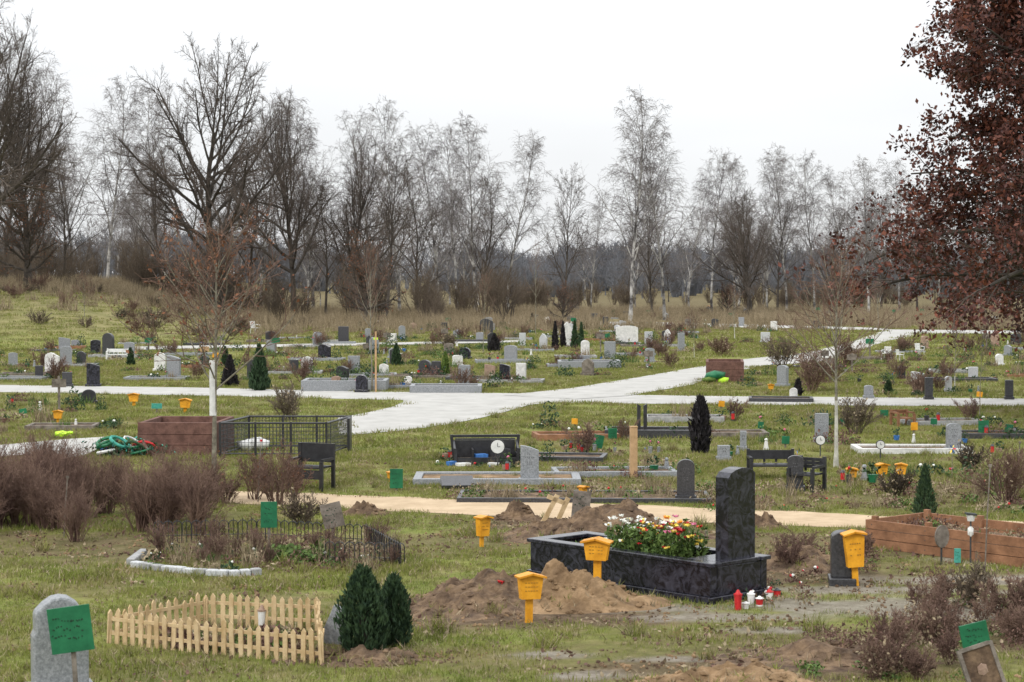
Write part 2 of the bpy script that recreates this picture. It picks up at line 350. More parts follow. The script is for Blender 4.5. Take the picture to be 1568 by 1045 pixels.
# ---------------- ground
regs={ 'R1':[(60,534),(480,516),(800,515),(800,590),(600,590),(-100,582),(-100,540)],
 'R2':[(560,502),(1060,492),(1075,555),(900,585),(800,596),(800,520)],
 'R3':[(1160,580),(1330,535),(1600,520),(1700,605),(1100,603)],
 'R4':[(800,480),(1700,482),(1700,502),(1000,491)],
 'R5':[(900,640),(1700,640),(1700,790),(1300,780),(1100,768),(860,748),(830,690)],
 'R6':[(-60,612),(190,615),(170,660),(-60,665)]}
wregs={k:[P(*q) for q in v] for k,v in regs.items()}
soilspots=[]
def spot(px,py,r,s=1,kind=0,asp=1.):
    x,y=P(px,py); soilspots.append((x,y,r,s,kind,asp))
for a in [(830,940,.9,1,0,1.8),(900,800,1.1,1,0,1.8),(560,1005,.5,.9,0,1.5),(340,985,.7,.6,0,1.4),(400,845,1.1,.7,0,1.3),(1225,880,.9,.9,0,1.2),(1250,840,1.1,.7,0,1.3),
  (1130,1030,.8,.9,0,2.0),(1290,1000,1.3,.7,0,1.2),(1500,970,1.1,.8,0,1.2),(880,705,1.4,.5,0,2),(560,840,.8,.6,0,1),(100,835,1.5,.7,0,2),(1500,760,2,.6,0,1.6),(860,740,1.2,.6,0,2),
  (700,830,.8,.6,0,2.2),(620,850,.5,.5,0,2),(1100,825,.9,.7,0,2.2),(90,900,.6,.45,0,2),(600,960,.5,.55,0,2),(760,1010,.6,.5,0,2.4),(980,1000,.6,.5,0,2),(1450,890,.9,.55,0,2),(1380,870,.6,.6,0,1.6),(240,1030,.5,.4,0,2)]: spot(*a)
for px,py,r,asp in [(1010,932,.25,3),(1130,945,.30,3),(1250,928,.45,2.4),(1370,925,.55,2.2),(1440,940,.5,1.8),(1300,905,.3,3),(1420,905,.3,3),(1520,890,.4,3),(1180,965,.18,2.5),(900,1035,.18,2),(850,1003,.18,2),(1490,858,.3,2),(1020,1010,.12,3)]: spot(px,py,r,.9,1,asp)
def vnoise(X,Y,f,seed=0):
    v=0; r=np.random.default_rng(seed)
    for i in range(8):
        a=r.uniform(0,6.28); ff=f*r.uniform(.5,2.2); v=v+np.sin((X*math.cos(a)+Y*math.sin(a))*ff+r.uniform(0,6.28)+1.3*np.sin((X*math.sin(a)-Y*math.cos(a))*ff*.7))
    return v/8*1.5
def masks(X,Y):
    so=np.zeros(X.shape); sa=np.zeros(X.shape)
    nz=vnoise(X,Y,3.0,1)+.7*vnoise(X,Y,9.0,2)
    for x,y,r,s,k,asp in soilspots:
        m=(np.abs(X-x)<r*asp*2.2)&(np.abs(Y-y)<r*2.2)
        if not m.any(): continue
        dd=np.sqrt(((X[m]-x)/asp)**2+(Y[m]-y)**2)/r+nz[m]*.34
        v=s*ss((1.25-dd)/.6)
        T=so if k==0 else sa
        T[m]=np.maximum(T[m],v)
    rn=.15+.32*vnoise(X,Y,1.2,5)
    for k,w in wregs.items():
        so=np.maximum(so,pip(w,X,Y)*rn)
    so=np.maximum(so,np.where(Y<60,.5*ss((vnoise(X,Y,1.1,8)-.12)/.35)*(.5+.5*np.clip(nz+.5,0,1)),0))
    so=np.maximum(so,.75*ss((Y-150)/25))
    return np.clip(so,0,1),np.clip(sa,0,1)
def axis(a,b,step,far_lo,far_hi):
    c=list(np.arange(a,b,step)); s=step; v=c[-1]
    while v<far_hi: s*=1.25; v+=s; c.append(v)
    s=step; v=a; lo=[]
    while v>far_lo: s*=1.25; v-=s; lo.append(v)
    return np.array(lo[::-1]+c)
xs=axis(-26,26,.2,-2500,2500); ys=np.concatenate([axis(12,50,.12,-200,51)[:-3],np.arange(50.2,130,.6),axis(130,200,2,130,4000)])
ys=np.unique(np.round(ys,4))
X,Y=np.meshgrid(xs,ys); Z=hfun(X,Y)
so,sa=masks(X,Y)
dry=np.maximum(ss((Y-98)/25)*.9,.6*ss((-X-10)/8)*ss((Y-90)/12))
ny,nx=X.shape
idx=np.arange(ny*nx).reshape(ny,nx)
Q=np.stack([idx[:-1,:-1],idx[:-1,1:],idx[1:,1:],idx[1:,:-1]],-1).reshape(-1,4)
gm=bpy.data.materials.new('ground_grass_soil'); gm.use_nodes=True
def grassnodes(nt,withsoil):
    N=nt.nodes;L=nt.links;b=N['Principled BSDF']; b.inputs['Roughness'].default_value=.95; b.inputs['Specular IOR Level'].default_value=.15
    pos=N.new('ShaderNodeNewGeometry').outputs['Position']
    def nz(s,d=5,rg=.6):
        n=N.new('ShaderNodeTexNoise'); n.inputs['Scale'].default_value=s; n.inputs['Detail'].default_value=d; n.inputs['Roughness'].default_value=rg; L.new(pos,n.inputs['Vector']); return n.outputs['Fac']
    def ramp(f,els):
        r=N.new('ShaderNodeValToRGB'); e=r.color_ramp.elements
        e[0].position=els[0][0]; e[0].color=(*els[0][1],1); e[1].position=els[-1][0]; e[1].color=(*els[-1][1],1)
        for p,c in els[1:-1]:
            q=e.new(p); q.color=(*c,1)
        L.new(f,r.inputs[0]); return r.outputs[0]
    def mix(f,a,c):
        m=N.new('ShaderNodeMix'); m.data_type='RGBA'; 
        if isinstance(f,float): m.inputs[0].default_value=f
        else: L.new(f,m.inputs[0])
        L.new(a,m.inputs[6]); L.new(c,m.inputs[7]); return m.outputs[2]
    g1=ramp(nz(.55),[(.32,(.095,.125,.024)),(.5,(.165,.192,.038)),(.68,(.25,.248,.07))])
    g2=ramp(nz(9),[(.35,(.085,.105,.024)),(.55,(.185,.205,.048)),(.75,(.35,.30,.14))])
    g=mix(.5,g1,g2)
    tanf=ramp(nz(1.7,7,.7),[(.48,(0,0,0)),(.71,(.8,.8,.8))])
    tan=ramp(nz(22),[(.3,(.18,.135,.065)),(.7,(.37,.295,.16))])
    g=mix(tanf,g,tan)
    if withsoil:
        at=N.new('ShaderNodeAttribute'); at.attribute_name='msk'; sep=N.new('ShaderNodeSeparateColor'); L.new(at.outputs['Color'],sep.inputs[0])
        g=mix(sep.outputs[2],g,ramp(nz(1.2,7,.7),[(.3,(.12,.11,.05)),(.5,(.22,.185,.095)),(.7,(.33,.27,.155))]))
        soil=ramp(nz(5,8,.75),[(.3,(.05,.034,.022)),(.5,(.115,.08,.049)),(.68,(.23,.165,.105))])
        g=mix(sep.outputs[0],g,soil)
        sand=ramp(nz(6,10,.8),[(.3,(.12,.10,.075)),(.5,(.24,.21,.17)),(.7,(.36,.33,.28))])
        g=mix(sep.outputs[1],g,sand)
        bp=N.new('ShaderNodeBump'); bp.inputs['Strength'].default_value=.9; bp.inputs['Distance'].default_value=.06
        L.new(nz(11,8,.7),bp.inputs['Height']); L.new(bp.outputs[0],b.inputs['Normal'])
    L.new(g,b.inputs['Base Color'])
grassnodes(gm.node_tree,True)
GRASS=bpy.data.materials.new('grass_blades'); GRASS.use_nodes=True; grassnodes(GRASS.node_tree,False)
mb=MB(); mb.add(np.stack([X,Y,Z],-1).reshape(-1,3),Q,gm); g=mb.obj('ground',smooth=True)
ca=g.data.color_attributes.new('msk','FLOAT_COLOR','POINT')
ca.data.foreach_set('color',np.stack([so,sa,dry*np.clip(1-so,0,1),np.ones_like(so)],-1).ravel())
# ---------------- grass
def tuft(n,rad,h,w,m=GRASS,lean=.6,dead=0,leafb=0):
    mb=MB(); r=rad*np.sqrt(rng.uniform(0,1,n)); a=rng.uniform(0,6.28,n)
    mb.blades(np.stack([r*np.cos(a),r*np.sin(a),0*a-.005],1),h,w,m,lean)
    if dead:
        r=rad*np.sqrt(rng.uniform(0,1,dead)); a=rng.uniform(0,6.28,dead); mb.blades(np.stack([r*np.cos(a),r*np.sin(a),0*a],1),h*.8,w,DRYL,2.0)
    if leafb:
        mb.leaves(np.stack([rng.uniform(-rad,rad,leafb),rng.uniform(-rad,rad,leafb),np.full(leafb,.012)],1),.022,HEATH,.5,dirv=np.array([1,0,.2]),dj=.8)
    return mb
def frust(n,d0,d1,pw=1.0,m=1.15):
    y=np.sqrt(rng.uniform(d0**2,d1**2,n)); x=rng.uniform(-.257,.257,n)*y*m+rng.uniform(-1,1,n); return x,y
def grass(name,n,d0,d1,T,s0,s1):
    x,y=frust(n,d0,d1); so_,sa_=masks(x,y)
    k=~onpath(x,y)&(rng.uniform(0,1,n)>so_*1.25)&(rng.uniform(0,1,n)>sa_*1.3)
    x=x[k];y=y[k]; sc=rng.uniform(s0,s1,len(x))*(1+.5*vnoise(x,y,1.5,9))
    scatter(name,np.stack([x,y,hfun(x,y)],1),rng.uniform(0,6.28,len(x)),np.clip(sc,.35,2),T)
T1=[tuft(64,.24,.05,.0045,dead=d_,leafb=1) for d_ in (8,12,22)]
grass('grass_near',8500,13.5,36,T1,.7,1.3)
T2=[tuft(56,.34,.065,.008,dead=d_) for d_ in (6,16)]
grass('grass_middle',9500,35,72,T2,.7,1.3)
T3=[tuft(50,.6,.08,.015,dead=10) for i in range(2)]
grass('grass_far',6500,70,125,T3,.7,1.4)
x,y=frust(420,15,60); k=~onpath(x,y); x=x[k];y=y[k]
scatter('weed_tufts',np.stack([x,y,0*x],1),rng.uniform(0,6.28,len(x)),rng.uniform(.5,1.2,len(x)),[tuft(60,.10,.16,.005,dead=30,lean=.9) for i in range(2)])
x,y=frust(6500,14,36); so_,sa_=masks(x,y); k=(~onpath(x,y))&(rng.uniform(0,1,len(x))<np.maximum(np.maximum(so_,sa_*.6),.05)); x=x[k]; y=y[k]
lit=[]
for m_ in (SOIL,SOILS,HEATH,DRYL,SOIL):
    mb=MB()
    for i in range(7):
        if m_ in (HEATH,DRYL): mb.leaves(np.array([[random.uniform(-.15,.15),random.uniform(-.15,.15),.014]]),.024,m_,.5,dirv=np.array([1,0,.2]),dj=.9)
        else: mb.ball((random.uniform(-.15,.15),random.uniform(-.15,.15),.004),(random.uniform(.006,.022),)*3,m_,.3)
    lit.append(mb)
scatter('leaf_litter_and_clods',np.stack([x,y,0*x],1),rng.uniform(0,6.28,len(x)),rng.uniform(.6,1.3,len(x)),lit)
DG=[tuft(60,.5,.75,.02,m=DRYL,lean=.5) for i in range(3)]
x,y=frust(6000,100,170,m=1.2); k=(x<5)|(y>116); k&=~onpath(x,y); k&=(rng.uniform(0,1,len(x))<np.clip((y-100)/30,.12,1)*(.65+.6*vnoise(x,y,.25,3)+.2)); x=x[k];y=y[k]
scatter('dry_tall_grass',np.stack([x,y,hfun(x,y)],1),rng.uniform(0,6.28,len(x)),rng.uniform(.4,1.2,len(x)),DG)
x=rng.uniform(-36,-13,60); y=rng.uniform(100,128,60); k=(x/y>-.30); x=x[k]; y=y[k]
scatter('bramble_on_bank',np.stack([x,y,hfun(x,y)],1),rng.uniform(0,6.28,len(x)),rng.uniform(.3,.9,len(x)),[shrub(1.3,TWIGR,16,rm=.010,spread=1.0,n3=2),shrub(1.2,TWIGU,16,rm=.010,spread=1.1,n3=2,leaf=DRYL,nleaf=120,ls=.05)])
# ---------------- headstones
def profile(kind,w,h):
    w2=w/2
    if kind=='rect': return [(-w2,0),(w2,0),(w2,h),(-w2,h)]
    if kind=='arch': return [(-w2,0),(w2,0)]+[(w2*math.cos(t),h-w2*.8+w2*.8*math.sin(t)) for t in np.linspace(0,math.pi,12)]
    if kind=='low': return [(-w2,0),(w2,0)]+[(w2*math.cos(t),h*.86+h*.14*math.sin(t)) for t in np.linspace(0,math.pi,10)]
    if kind=='gable': return [(-w2,0),(w2,0),(w2,h*.85),(w2*.25,h),(-w2*.25,h),(-w2,h*.85)]
    if kind=='slant': return [(-w2,0),(w2,0),(w2,h*.85)]+[(w2-(w)*t,h*(.85+.15*math.sin(t*math.pi/2))) for t in (.25,.5,.75)]+[(-w2,h)]
    if kind=='wave': return [(-w2,0),(w2,0),(w2,h*.8),(w2*.6,h*.88),(w2*.2,h*.97),(-w2*.2,h),(-w2*.6,h*.96),(-w2*.9,h*.88),(-w2,h*.75)]
    if kind=='point': return [(-w2,0),(w2,0),(w2,h*.7),(w2*.5,h*.9),(0,h),(-w2*.5,h*.9),(-w2,h*.7)]
def hs_at(x,y,w,h,m,kind='rect',rz=0,th=.14,plinth=True,tilt=0,z=0,txt=None):
    mb=MB(); pz=0
    if plinth:
        pz=.08; mb.box((0,0,pz/2-.01),(w*1.2,th*1.7,pz+.02),m)
    mb.prof([(a,b+pz-.002) for a,b in profile(kind,w,h-pz)],th,m,rx=tilt)
    if txt:
        for i,(zz_,ww) in enumerate([(.74,.4),(.64,.55),(.5,.35),(.44,.35)]):
            n=max(2,int(w*ww/.03))
            for j in range(n):
                if random.random()<.85: mb.box((-w*ww/2+(j+.5)*w*ww/n,-th/2-.001,pz+(h-pz)*zz_),(.012,.003,.016),txt)
    return mb.obj('headstone',(x,y,z),rz,bevel=.012)
def hs(px,pyb,wpx,hpx,m,kind='rect',rz=0,**k):
    x,y=P(px,pyb); s=y/F
    return hs_at(x,y,wpx*s,hpx*s,m,kind,rz,**k)
def border(x,y,L,Wd,m,rz=0,h=.12,t=.08,fill=SOIL):
    mb=MB()
    mb.box((0,-Wd/2+t/2,h/2-.01),(L,t,h+.02),m); mb.box((0,Wd/2-t/2,h/2-.01),(L,t,h+.02),m)
    mb.box((-L/2+t/2,0,h/2-.012),(t,Wd-2*t,h+.016),m); mb.box((L/2-t/2,0,h/2-.012),(t,Wd-2*t,h+.016),m)
    mb.box((0,0,h*.32),(L-2*t,Wd-2*t,h*.6),fill)
    return mb.obj('grave_border',(x,y,0),rz,bevel=.008)
def clump(m,n=110,r=.22,h=.22,ls=.03,fl=None,nf=0,fs=.025):
    mb=MB(); a=rng.uniform(0,6.28,n); q=r*np.sqrt(rng.uniform(0,1,n)); z=rng.uniform(0,1,n)*h*np.sqrt(np.clip(1-(q/r)**2,0.05,1))
    mb.leaves(np.stack([q*np.cos(a),q*np.sin(a),z],1),ls,m,.45,dirv=np.array([0,0,.7]),dj=.8)
    for i in range(nf):
        aa=random.uniform(0,6.28); qq=r*math.sqrt(random.random())*.9; mb.ball((qq*math.cos(aa),qq*math.sin(aa),h*math.sqrt(max(.1,1-(qq/r)**2))),fs*random.uniform(.7,1.3),random.choice(fl),.2)
    return mb
def orn(items):
    mb=MB()
    for k,m,x,y in items:
        if k=='lan': mb.cyl((x,y,0),.04,.03,GRAND,8); mb.cyl((x,y,.03),.035,.12,m,8); mb.cyl((x,y,.15),.045,.04,GRAND,8,.02)
        if k=='vase': mb.cyl((x,y,0),.035,.14,m,8,.05); mb.leaves(rng.normal(0,.05,(26,3))+np.array([x,y,.22]),.03,GREENL,.5); mb.ball((x,y,.25),.03,RED if m is GRAND else PINK,.2)
        if k=='pin':
            mb.tube([(x,y,0),(x,y,.4)],.006,WOODD,4)
            for i in range(6): mb.leaves(np.array([[x+.04*math.cos(i*1.05),y,.4+.04*math.sin(i*1.05)]]),.035,(m,YFL,BLU)[i%3],.4,dirv=np.array([math.cos(i*1.05),.1,math.sin(i*1.05)]),dj=.05)
        if k=='fig': mb.cyl((x,y,0),.05,.04,m,8); mb.cyl((x,y,.04),.042,.11,m,8,.026); mb.ball((x,y,.175),.033,m,.05)
        if k=='pot': mb.cyl((x,y,0),.05,.10,m,10,.07); mb.leaves(rng.normal(0,.06,(30,3))+np.array([x,y,.15]),.035,CON,.5)
    return mb
ORN=[orn([('lan',RED,0,0),('vase',GRAND,.25,.1)]),orn([('fig',MARB,0,0)]),orn([('pin',RED,0,0),('pot',CONCR,.3,0)]),orn([('pot',SANDS,0,0),('lan',RED,-.2,0)]),orn([('vase',GRANG,0,0)]),orn([('pot',BLU,0,0)]),orn([('fig',GRANG,0,0),('pot',GRN,.25,0)]),orn([('pot',CONCR,0,0)]),orn([('pot',GRAND,0,0)])]
PLG=[clump(GREENL),clump(GREENL,80,.2,.12),clump(CON,140,.25,.3),clump(HEATH,200,.26,.24,.022),clump(HEATH,150,.2,.16,.02),clump(DRYL,90,.25,.16),clump(DRYL,60,.2,.1),tuft(60,.16,.3,.009,m=DRYL),clump(CON,150,.16,.45,.03),clump(CON,100,.2,.16,.03),
     tuft(60,.2,.2,.008,m=GREENL),tuft(70,.22,.16,.008,m=GREENL),clump(GREENL,90,.2,.14,fl=[RED,PINK],nf=2,fs=.022),clump(CON,90,.2,.14,fl=[WFL],nf=2,fs=.022),shrub(.55,TWIGR,10,rm=.005),clump(HEATH,120,.2,.1,.02)]
pp=[]; oo=[]
mats=[GRANG,GRANG,GRANG,GRANL,GRANL,GRANB,GRAND,GRAND,MARB,SANDS,WOODD,BLK]; kinds=['rect','arch','low','gable','slant','wave','point','low']
taken=[]
H=[(80,574,22,34,MARB,'wave'),(101,562,18,32,GRANG,'low'),(166,546,20,36,GRAND,'arch'),(143,592,20,36,GRANB,'slant'),(103,592,15,22,GRAND,'rect'),(198,546,16,22,GRANG,'low'),(245,568,17,28,MARB,'arch'),
(266,580,22,36,GRANG,'slant'),(415,541,14,20,GRANG,'low'),(486,531,14,23,GRANG,'arch'),(526,526,16,26,GRAND,'rect'),(497,551,20,24,GRANB,'wave'),(542,571,18,26,GRANG,'rect'),(470,571,18,25,MARB,'arch'),
(554,601,18,27,GRANB,'arch'),(515,596,14,20,SANDS,'low'),(711,593,18,34,GRANG,'rect'),(651,575,20,24,GRAND,'arch'),(668,577,14,24,GRAND,'rect'),(773,585,16,28,GRANB,'slant'),(798,584,15,28,MARB,'rect'),
(750,580,16,22,SANDS,'slant'),(832,537,12,26,GRANL,'point'),(868,531,14,38,MARB,'point'),(896,547,13,26,MARB,'arch'),(934,551,17,28,GRANG,'rect'),(960,527,34,28,MARB,'low'),(745,512,20,24,GRAND,'wave'),
(993,530,12,22,GRANL,'rect'),(1022,530,10,26,MARB,'point'),(1043,538,10,28,GRANG,'rect'),(995,555,14,22,GRANG,'low'),(1172,525,14,16,GRANL,'rect'),(800,530,10,20,GRANL,'rect'),(910,492,10,12,GRAND,'rect'),
(588,575,14,18,MARB,'wave'),(625,592,12,16,MARB,'arch'),(450,571,14,20,GRAND,'rect'),(735,523,12,14,GRANG,'low'),(881,500,10,12,GRAND,'arch'),(1095,502,12,14,GRAND,'wave'),(1185,508,10,16,MARB,'rect'),
(820,494,9,12,GRAND,'rect'),(838,496,8,11,MARB,'arch'),(1135,500,9,14,GRANG,'rect'),(1250,504,9,13,GRAND,'low'),(700,520,12,14,GRANG,'low'),(680,508,10,14,GRAND,'rect'),(125,560,14,22,GRAND,'wave'),(60,580,12,20,GRAND,'rect'),(20,560,14,20,GRANG,'low'),
(1258,677,20,44,GRANG,'rect'),(1460,692,22,44,GRANG,'low'),(1422,612,12,34,GRAND,'rect'),(1452,600,10,24,GRANL,'arch'),(1545,612,12,30,GRAND,'rect'),(1405,604,14,22,SANDS,'low'),(1215,612,12,18,MARB,'arch'),
(1138,690,10,30,GRANG,'rect'),(1330,610,14,20,GRANG,'low'),(1490,582,14,20,GRANL,'rect'),(1380,580,12,20,GRAND,'arch'),(1530,560,12,18,MARB,'arch'),(1108,706,18,24,GRANG,'rect'),(1050,767,27,64,GRAND,'arch'),(1218,752,24,55,GRAND,'low'),(811,740,28,58,GRANG,'slant')]
for i,(px,py,w,h,m,kd) in enumerate(H):
    hs(px,py,w,h,m,kd,random.uniform(-.5,.35) if py<600 else random.uniform(-.3,.1),th=.13,txt=ENG if py>640 else None)
    x,y=P(px,py); taken.append((x,y))
    if py<690:
        L=random.uniform(1.6,2.2)
        if random.random()<.4: border(x-random.uniform(.2,.5),y-.62,L,.95,random.choice([RAMP,GRANG,GRAND,WOODD]),random.uniform(-.15,.1),h=.10)
        for j in range(6): pp.append((x+random.uniform(-1.2,.9),y-random.uniform(.2,1.0)))
        if random.random()<.6: oo.append((x+random.uniform(-1.0,.7),y-random.uniform(.25,.8)))
for k,w in wregs.items():
    W=np.array(w); R5=(k in('R5','R6'))
    for t in range(800):
        x=random.uniform(W[:,0].min(),W[:,0].max()); y=random.uniform(W[:,1].min(),W[:,1].max())
        if not pip(w,np.array([x]),np.array([y]))[0]: continue
        if onpath(np.array([x,x+1,x-1,x,x]),np.array([y,y,y,y+1,y-1.2])).any(): continue
        if any((x-a)**2+((y-b)*.8)**2<(2.6 if not R5 else 2.2)**2 for a,b in taken): continue
        taken.append((x,y)); r=random.random()
        if R5 and y<46: r=.9
        if r<.42: hs_at(x,y,random.uniform(.3,.5),random.uniform(.35,.72),random.choice(mats),random.choice(kinds),random.uniform(-.9,.5))
        elif r<.58:
            mb=MB(); hh=random.uniform(.5,.9); mb.box((0,0,hh/2),(.06,.04,hh),WOODD); mb.box((0,-.03,hh*.8),(.34,.02,.2),random.choice([WOODP,WOODD,GRN,WOODD])); mb.obj('wooden_grave_marker',(x,y,0),random.uniform(-.5,.5))
        if random.random()<.32: border(x-.3,y-.62,random.uniform(1.4,2.1),.9,random.choice([RAMP,GRANG,GRAND,WOODD,WOODR]),random.uniform(-.2,.15),h=random.uniform(.07,.13))
        for j in range(6): pp.append((x+random.uniform(-1.3,1.0),y-random.uniform(-.3,1.1)))
        if random.random()<.75: oo.append((x+random.uniform(-1.0,.8),y-random.uniform(0,1.0)))
def inst(name,pts,T,s0=.6,s1=1.5,z=.03):
    pts=np.array(pts); kk=~onpath(pts[:,0],pts[:,1]); pts=pts[kk]
    scatter(name,np.stack([pts[:,0],pts[:,1],hfun(pts[:,0],pts[:,1])+z],1),rng.uniform(0,6.28,len(pts)),rng.uniform(s0,s1,len(pts)),T)
inst('grave_plantings',pp,PLG)
for i in range(12): oo.append(P(random.uniform(1090,1568),random.uniform(660,770)))
inst('grave_ornaments',oo,ORN,.8,1.3,.02)
# ---------------- specific objects
def conifer(name,px,pyb,wpx,hpx,m=CON,n=2600,shape='col',ls=.035):
    x,y=P(px,pyb); s=y/F; w=wpx*s/2; h=hpx*s; mb=MB()
    z=rng.uniform(0.0,1,n); a=rng.uniform(0,6.28,n)
    if shape=='col':
        pr=(np.sin(np.clip(z*.80+.20,0,1)*math.pi)**.5); z=z*(1-.12*np.abs(np.sin(a*2.5+1)))
    else: pr=(1-z)**.75*np.clip(z*8+.4,0,1)
    q=w*pr*(rng.uniform(.35,1.0,n)**.5)*(1+.2*np.sin(a*5+z*9)+.13*np.sin(a*11-z*14))
    C=np.stack([q*np.cos(a),q*np.sin(a),z*h*.95+.02],1)
    dv=np.stack([np.cos(a)*.4,np.sin(a)*.4,np.ones(n)],1)
    mb.leaves(C,ls,m,.28,dirv=dv,dj=.28)
    mb.tube([(0,0,0),(0,0,h*.5),(0,0,h*.9)],[w*.3,w*.25,.01],BARK,8)
    return mb.obj(name,(x,y,0))
conifer('columnar_conifer',556,1002,70,142,CON,5200,ls=.032); conifer('columnar_conifer',603,990,50,116,CON,3800,ls=.03)
conifer('columnar_conifer',397,598,34,72,CON,2600,'cone',.07); conifer('columnar_conifer',352,592,26,48,COND,1600,'cone',.07)
conifer('dark_cypress',1072,694,30,92,COND,1500,'col',.07); conifer('columnar_conifer',1416,792,38,82,CON,3200,'cone',.03)
conifer('columnar_conifer',682,577,18,38,CONF,900,'cone',.06)
for px,py,w,h in [(850,536,12,44),(862,532,10,40),(880,534,12,44),(607,560,18,34),(757,538,24,26),(890,530,10,36),(1222,606,14,24),(815,500,10,20),(345,562,14,30),(200,560,14,26),(1360,605,14,20)]:
    conifer('columnar_conifer',px,py,w,h,random.choice([CON,COND]),700,'cone',.08)
def mound(px,py,wx,dy,h,m=SOIL,n=64,seed=0,clods=40):
    x,y=P(px,py); mb=MB(); g=np.linspace(-1.25,1.25,n); GX,GY=np.meshgrid(g,g)
    Zz=np.zeros_like(GX)
    for i in range(n):
        for j in range(n):
            v=Vector((GX[i,j]*2.2+seed,GY[i,j]*2.2,seed)); f=noise.fractal(v,.7,2.1,6)
            r2=GX[i,j]**2+GY[i,j]**2
            Zz[i,j]=h*(math.exp(-r2*1.9*(1+.45*noise.noise(v*.6)))-.12)*(1+.5*f)+f*.05*math.exp(-r2)
    V=np.stack([GX*wx/2,GY*dy/2,Zz],-1).reshape(-1,3); I=np.arange(n*n).reshape(n,n)
    mb.add(V,np.stack([I[:-1,:-1],I[:-1,1:],I[1:,1:],I[1:,:-1]],-1).reshape(-1,4),m)
    for c in range(clods*2):
        a=random.uniform(0,6.28); q=random.uniform(.1,1)**.6; i=int((math.sin(a)*q+1.25)/2.5*(n-1)); j=int((math.cos(a)*q+1.25)/2.5*(n-1))
        r=random.uniform(.008,.035); mb.ball((math.cos(a)*q*wx/2,math.sin(a)*q*dy/2,max(0,Zz[i,j])+r*.2),(r*1.3,r,r*.8),m,.35)
    if clods>30:
        for c in range(60):
            a=random.uniform(0,6.28); q=random.uniform(.3,1.1)**.6; i=int((math.sin(a)*q+1.25)/2.5*(n-1)); j=int((math.cos(a)*q+1.25)/2.5*(n-1))
            B=np.array([[math.cos(a)*q*wx/2+random.uniform(-.02,.02),math.sin(a)*q*dy/2+random.uniform(-.02,.02),max(0,Zz[i,j])] for _ in range(5)]); mb.blades(B,.07,.005,GRASS if random.random()<.5 else DRYL,1.5)
    return mb.obj('soil_mound',(x,y,0))
mound(745,925,1.9,1.3,.30,SOIL,seed=3,clods=70); mound(875,925,1.7,1.2,.38,SOILS,seed=7,clods=60); mound(700,935,1.4,1.0,.16,SOIL,seed=13)
mound(935,818,2.4,1.5,.36,SOIL,seed=9); mound(860,822,1.6,1.2,.22,SOIL,seed=19)
mound(560,788,.7,.5,.17,SOIL,n=40,seed=21,clods=12); mound(793,795,.65,.5,.2,SOIL,n=40,seed=23,clods=12); mound(1168,808,.7,.5,.14,SOIL,n=40,seed=27,clods=12)
mound(1120,1045,1.5,.8,.14,SOILS,n=48,seed=31); mound(1270,1010,1.8,1.0,.12,SOIL,n=48,seed=33); mound(1225,868,1.3,1.0,.2,SOIL,n=48,seed=37); mound(565,1010,1.0,.7,.08,SOIL,n=40,seed=41)
def ysign(px,pyb,hpx,wpx,rz=0,z=0):
    x,y=P(px,pyb,z); s=y/F; h=hpx*s; w=wpx*s; mb=MB()
    b=h*.34; mb.box((0,.02,b/2-.06),(w*.26,.025,b+.16),YEL)
    mb.prof([(-w*.34,b),(w*.34,b),(w*.43,h*.86),(0,h*.97),(-w*.43,h*.86)],.09,YEL)
    for sg in (-1,1): mb.box((sg*w*.245,-.01,h*.93),(w*.54,.16,.018),YELD,ry=sg*.24)
    for i in range(3):
        for j in range(5): 
            if random.random()<.8: mb.box(((j-2)*w*.1,-.0475,b+(h-b)*(.62-.15*i)),(w*.06,.004,h*.018),INKB)
    o=mb.obj('yellow_grave_marker',(x,y,z),rz); o.rotation_euler=(random.uniform(-.05,.05),random.uniform(-.07,.07),rz); return o
ysign(811,938,62,44,.3,.10); ysign(914,875,52,46,-.3,.32); ysign(739,838,50,24,.7); ysign(1311,898,90,36,.1)
ysign(1350,735,26,20,.3); ysign(1379,735,26,20,-.2); ysign(1304,738,22,18); ysign(205,622,20,18); ysign(283,632,22,20); ysign(88,648,20,16)
ysign(598,738,16,12,.3); ysign(1180,600,12,10); ysign(893,760,16,12,.6)
def scrib(mb,cx,cz,w,y0,n,hh,ry=0):
    for j in range(n):
        X0=cx-w/2+w*j/n
        mb.box((X0+random.uniform(-.3,.3)*w/n,y0,cz+random.uniform(-.3,.3)*hh),(w/n*random.uniform(.25,.9),.003,hh*random.uniform(.12,.25)),INK,ry=random.uniform(-1.4,1.4))
def gsign(px,pyb,hpx,wpx,bh,rz=0,ry=0,m=GRN,lines=True,post=WOODD):
    x,y=P(px,pyb); s=y/F; h=hpx*s; w=wpx*s; b=bh*s; mb=MB()
    mb.box((0,.02,h/2),(.035,.025,h),post); mb.box((0,0,h-b/2),(w,.015,b),m,ry=ry)
    if lines:
        for i in range(3): scrib(mb,0,h-b*(.25+.24*i),w*random.uniform(.5,.7),-.0095,7,b*.2)
    return mb.obj('grave_name_sign',(x,y,0),rz,bevel=.003)
gsign(412,852,84,25,40,.1); gsign(509,838,68,34,38,-.3,-.25,WOODD); gsign(607,752,34,20,30); gsign(916,690,24,16,20,ry=.2); gsign(938,676,20,14,16,.3); gsign(1506,668,24,16,20)
gsign(1492,1045,92,44,40,.1,-.22); gsign(1354,640,12,12,10); gsign(1466,868,28,10,22,m=TEAL)
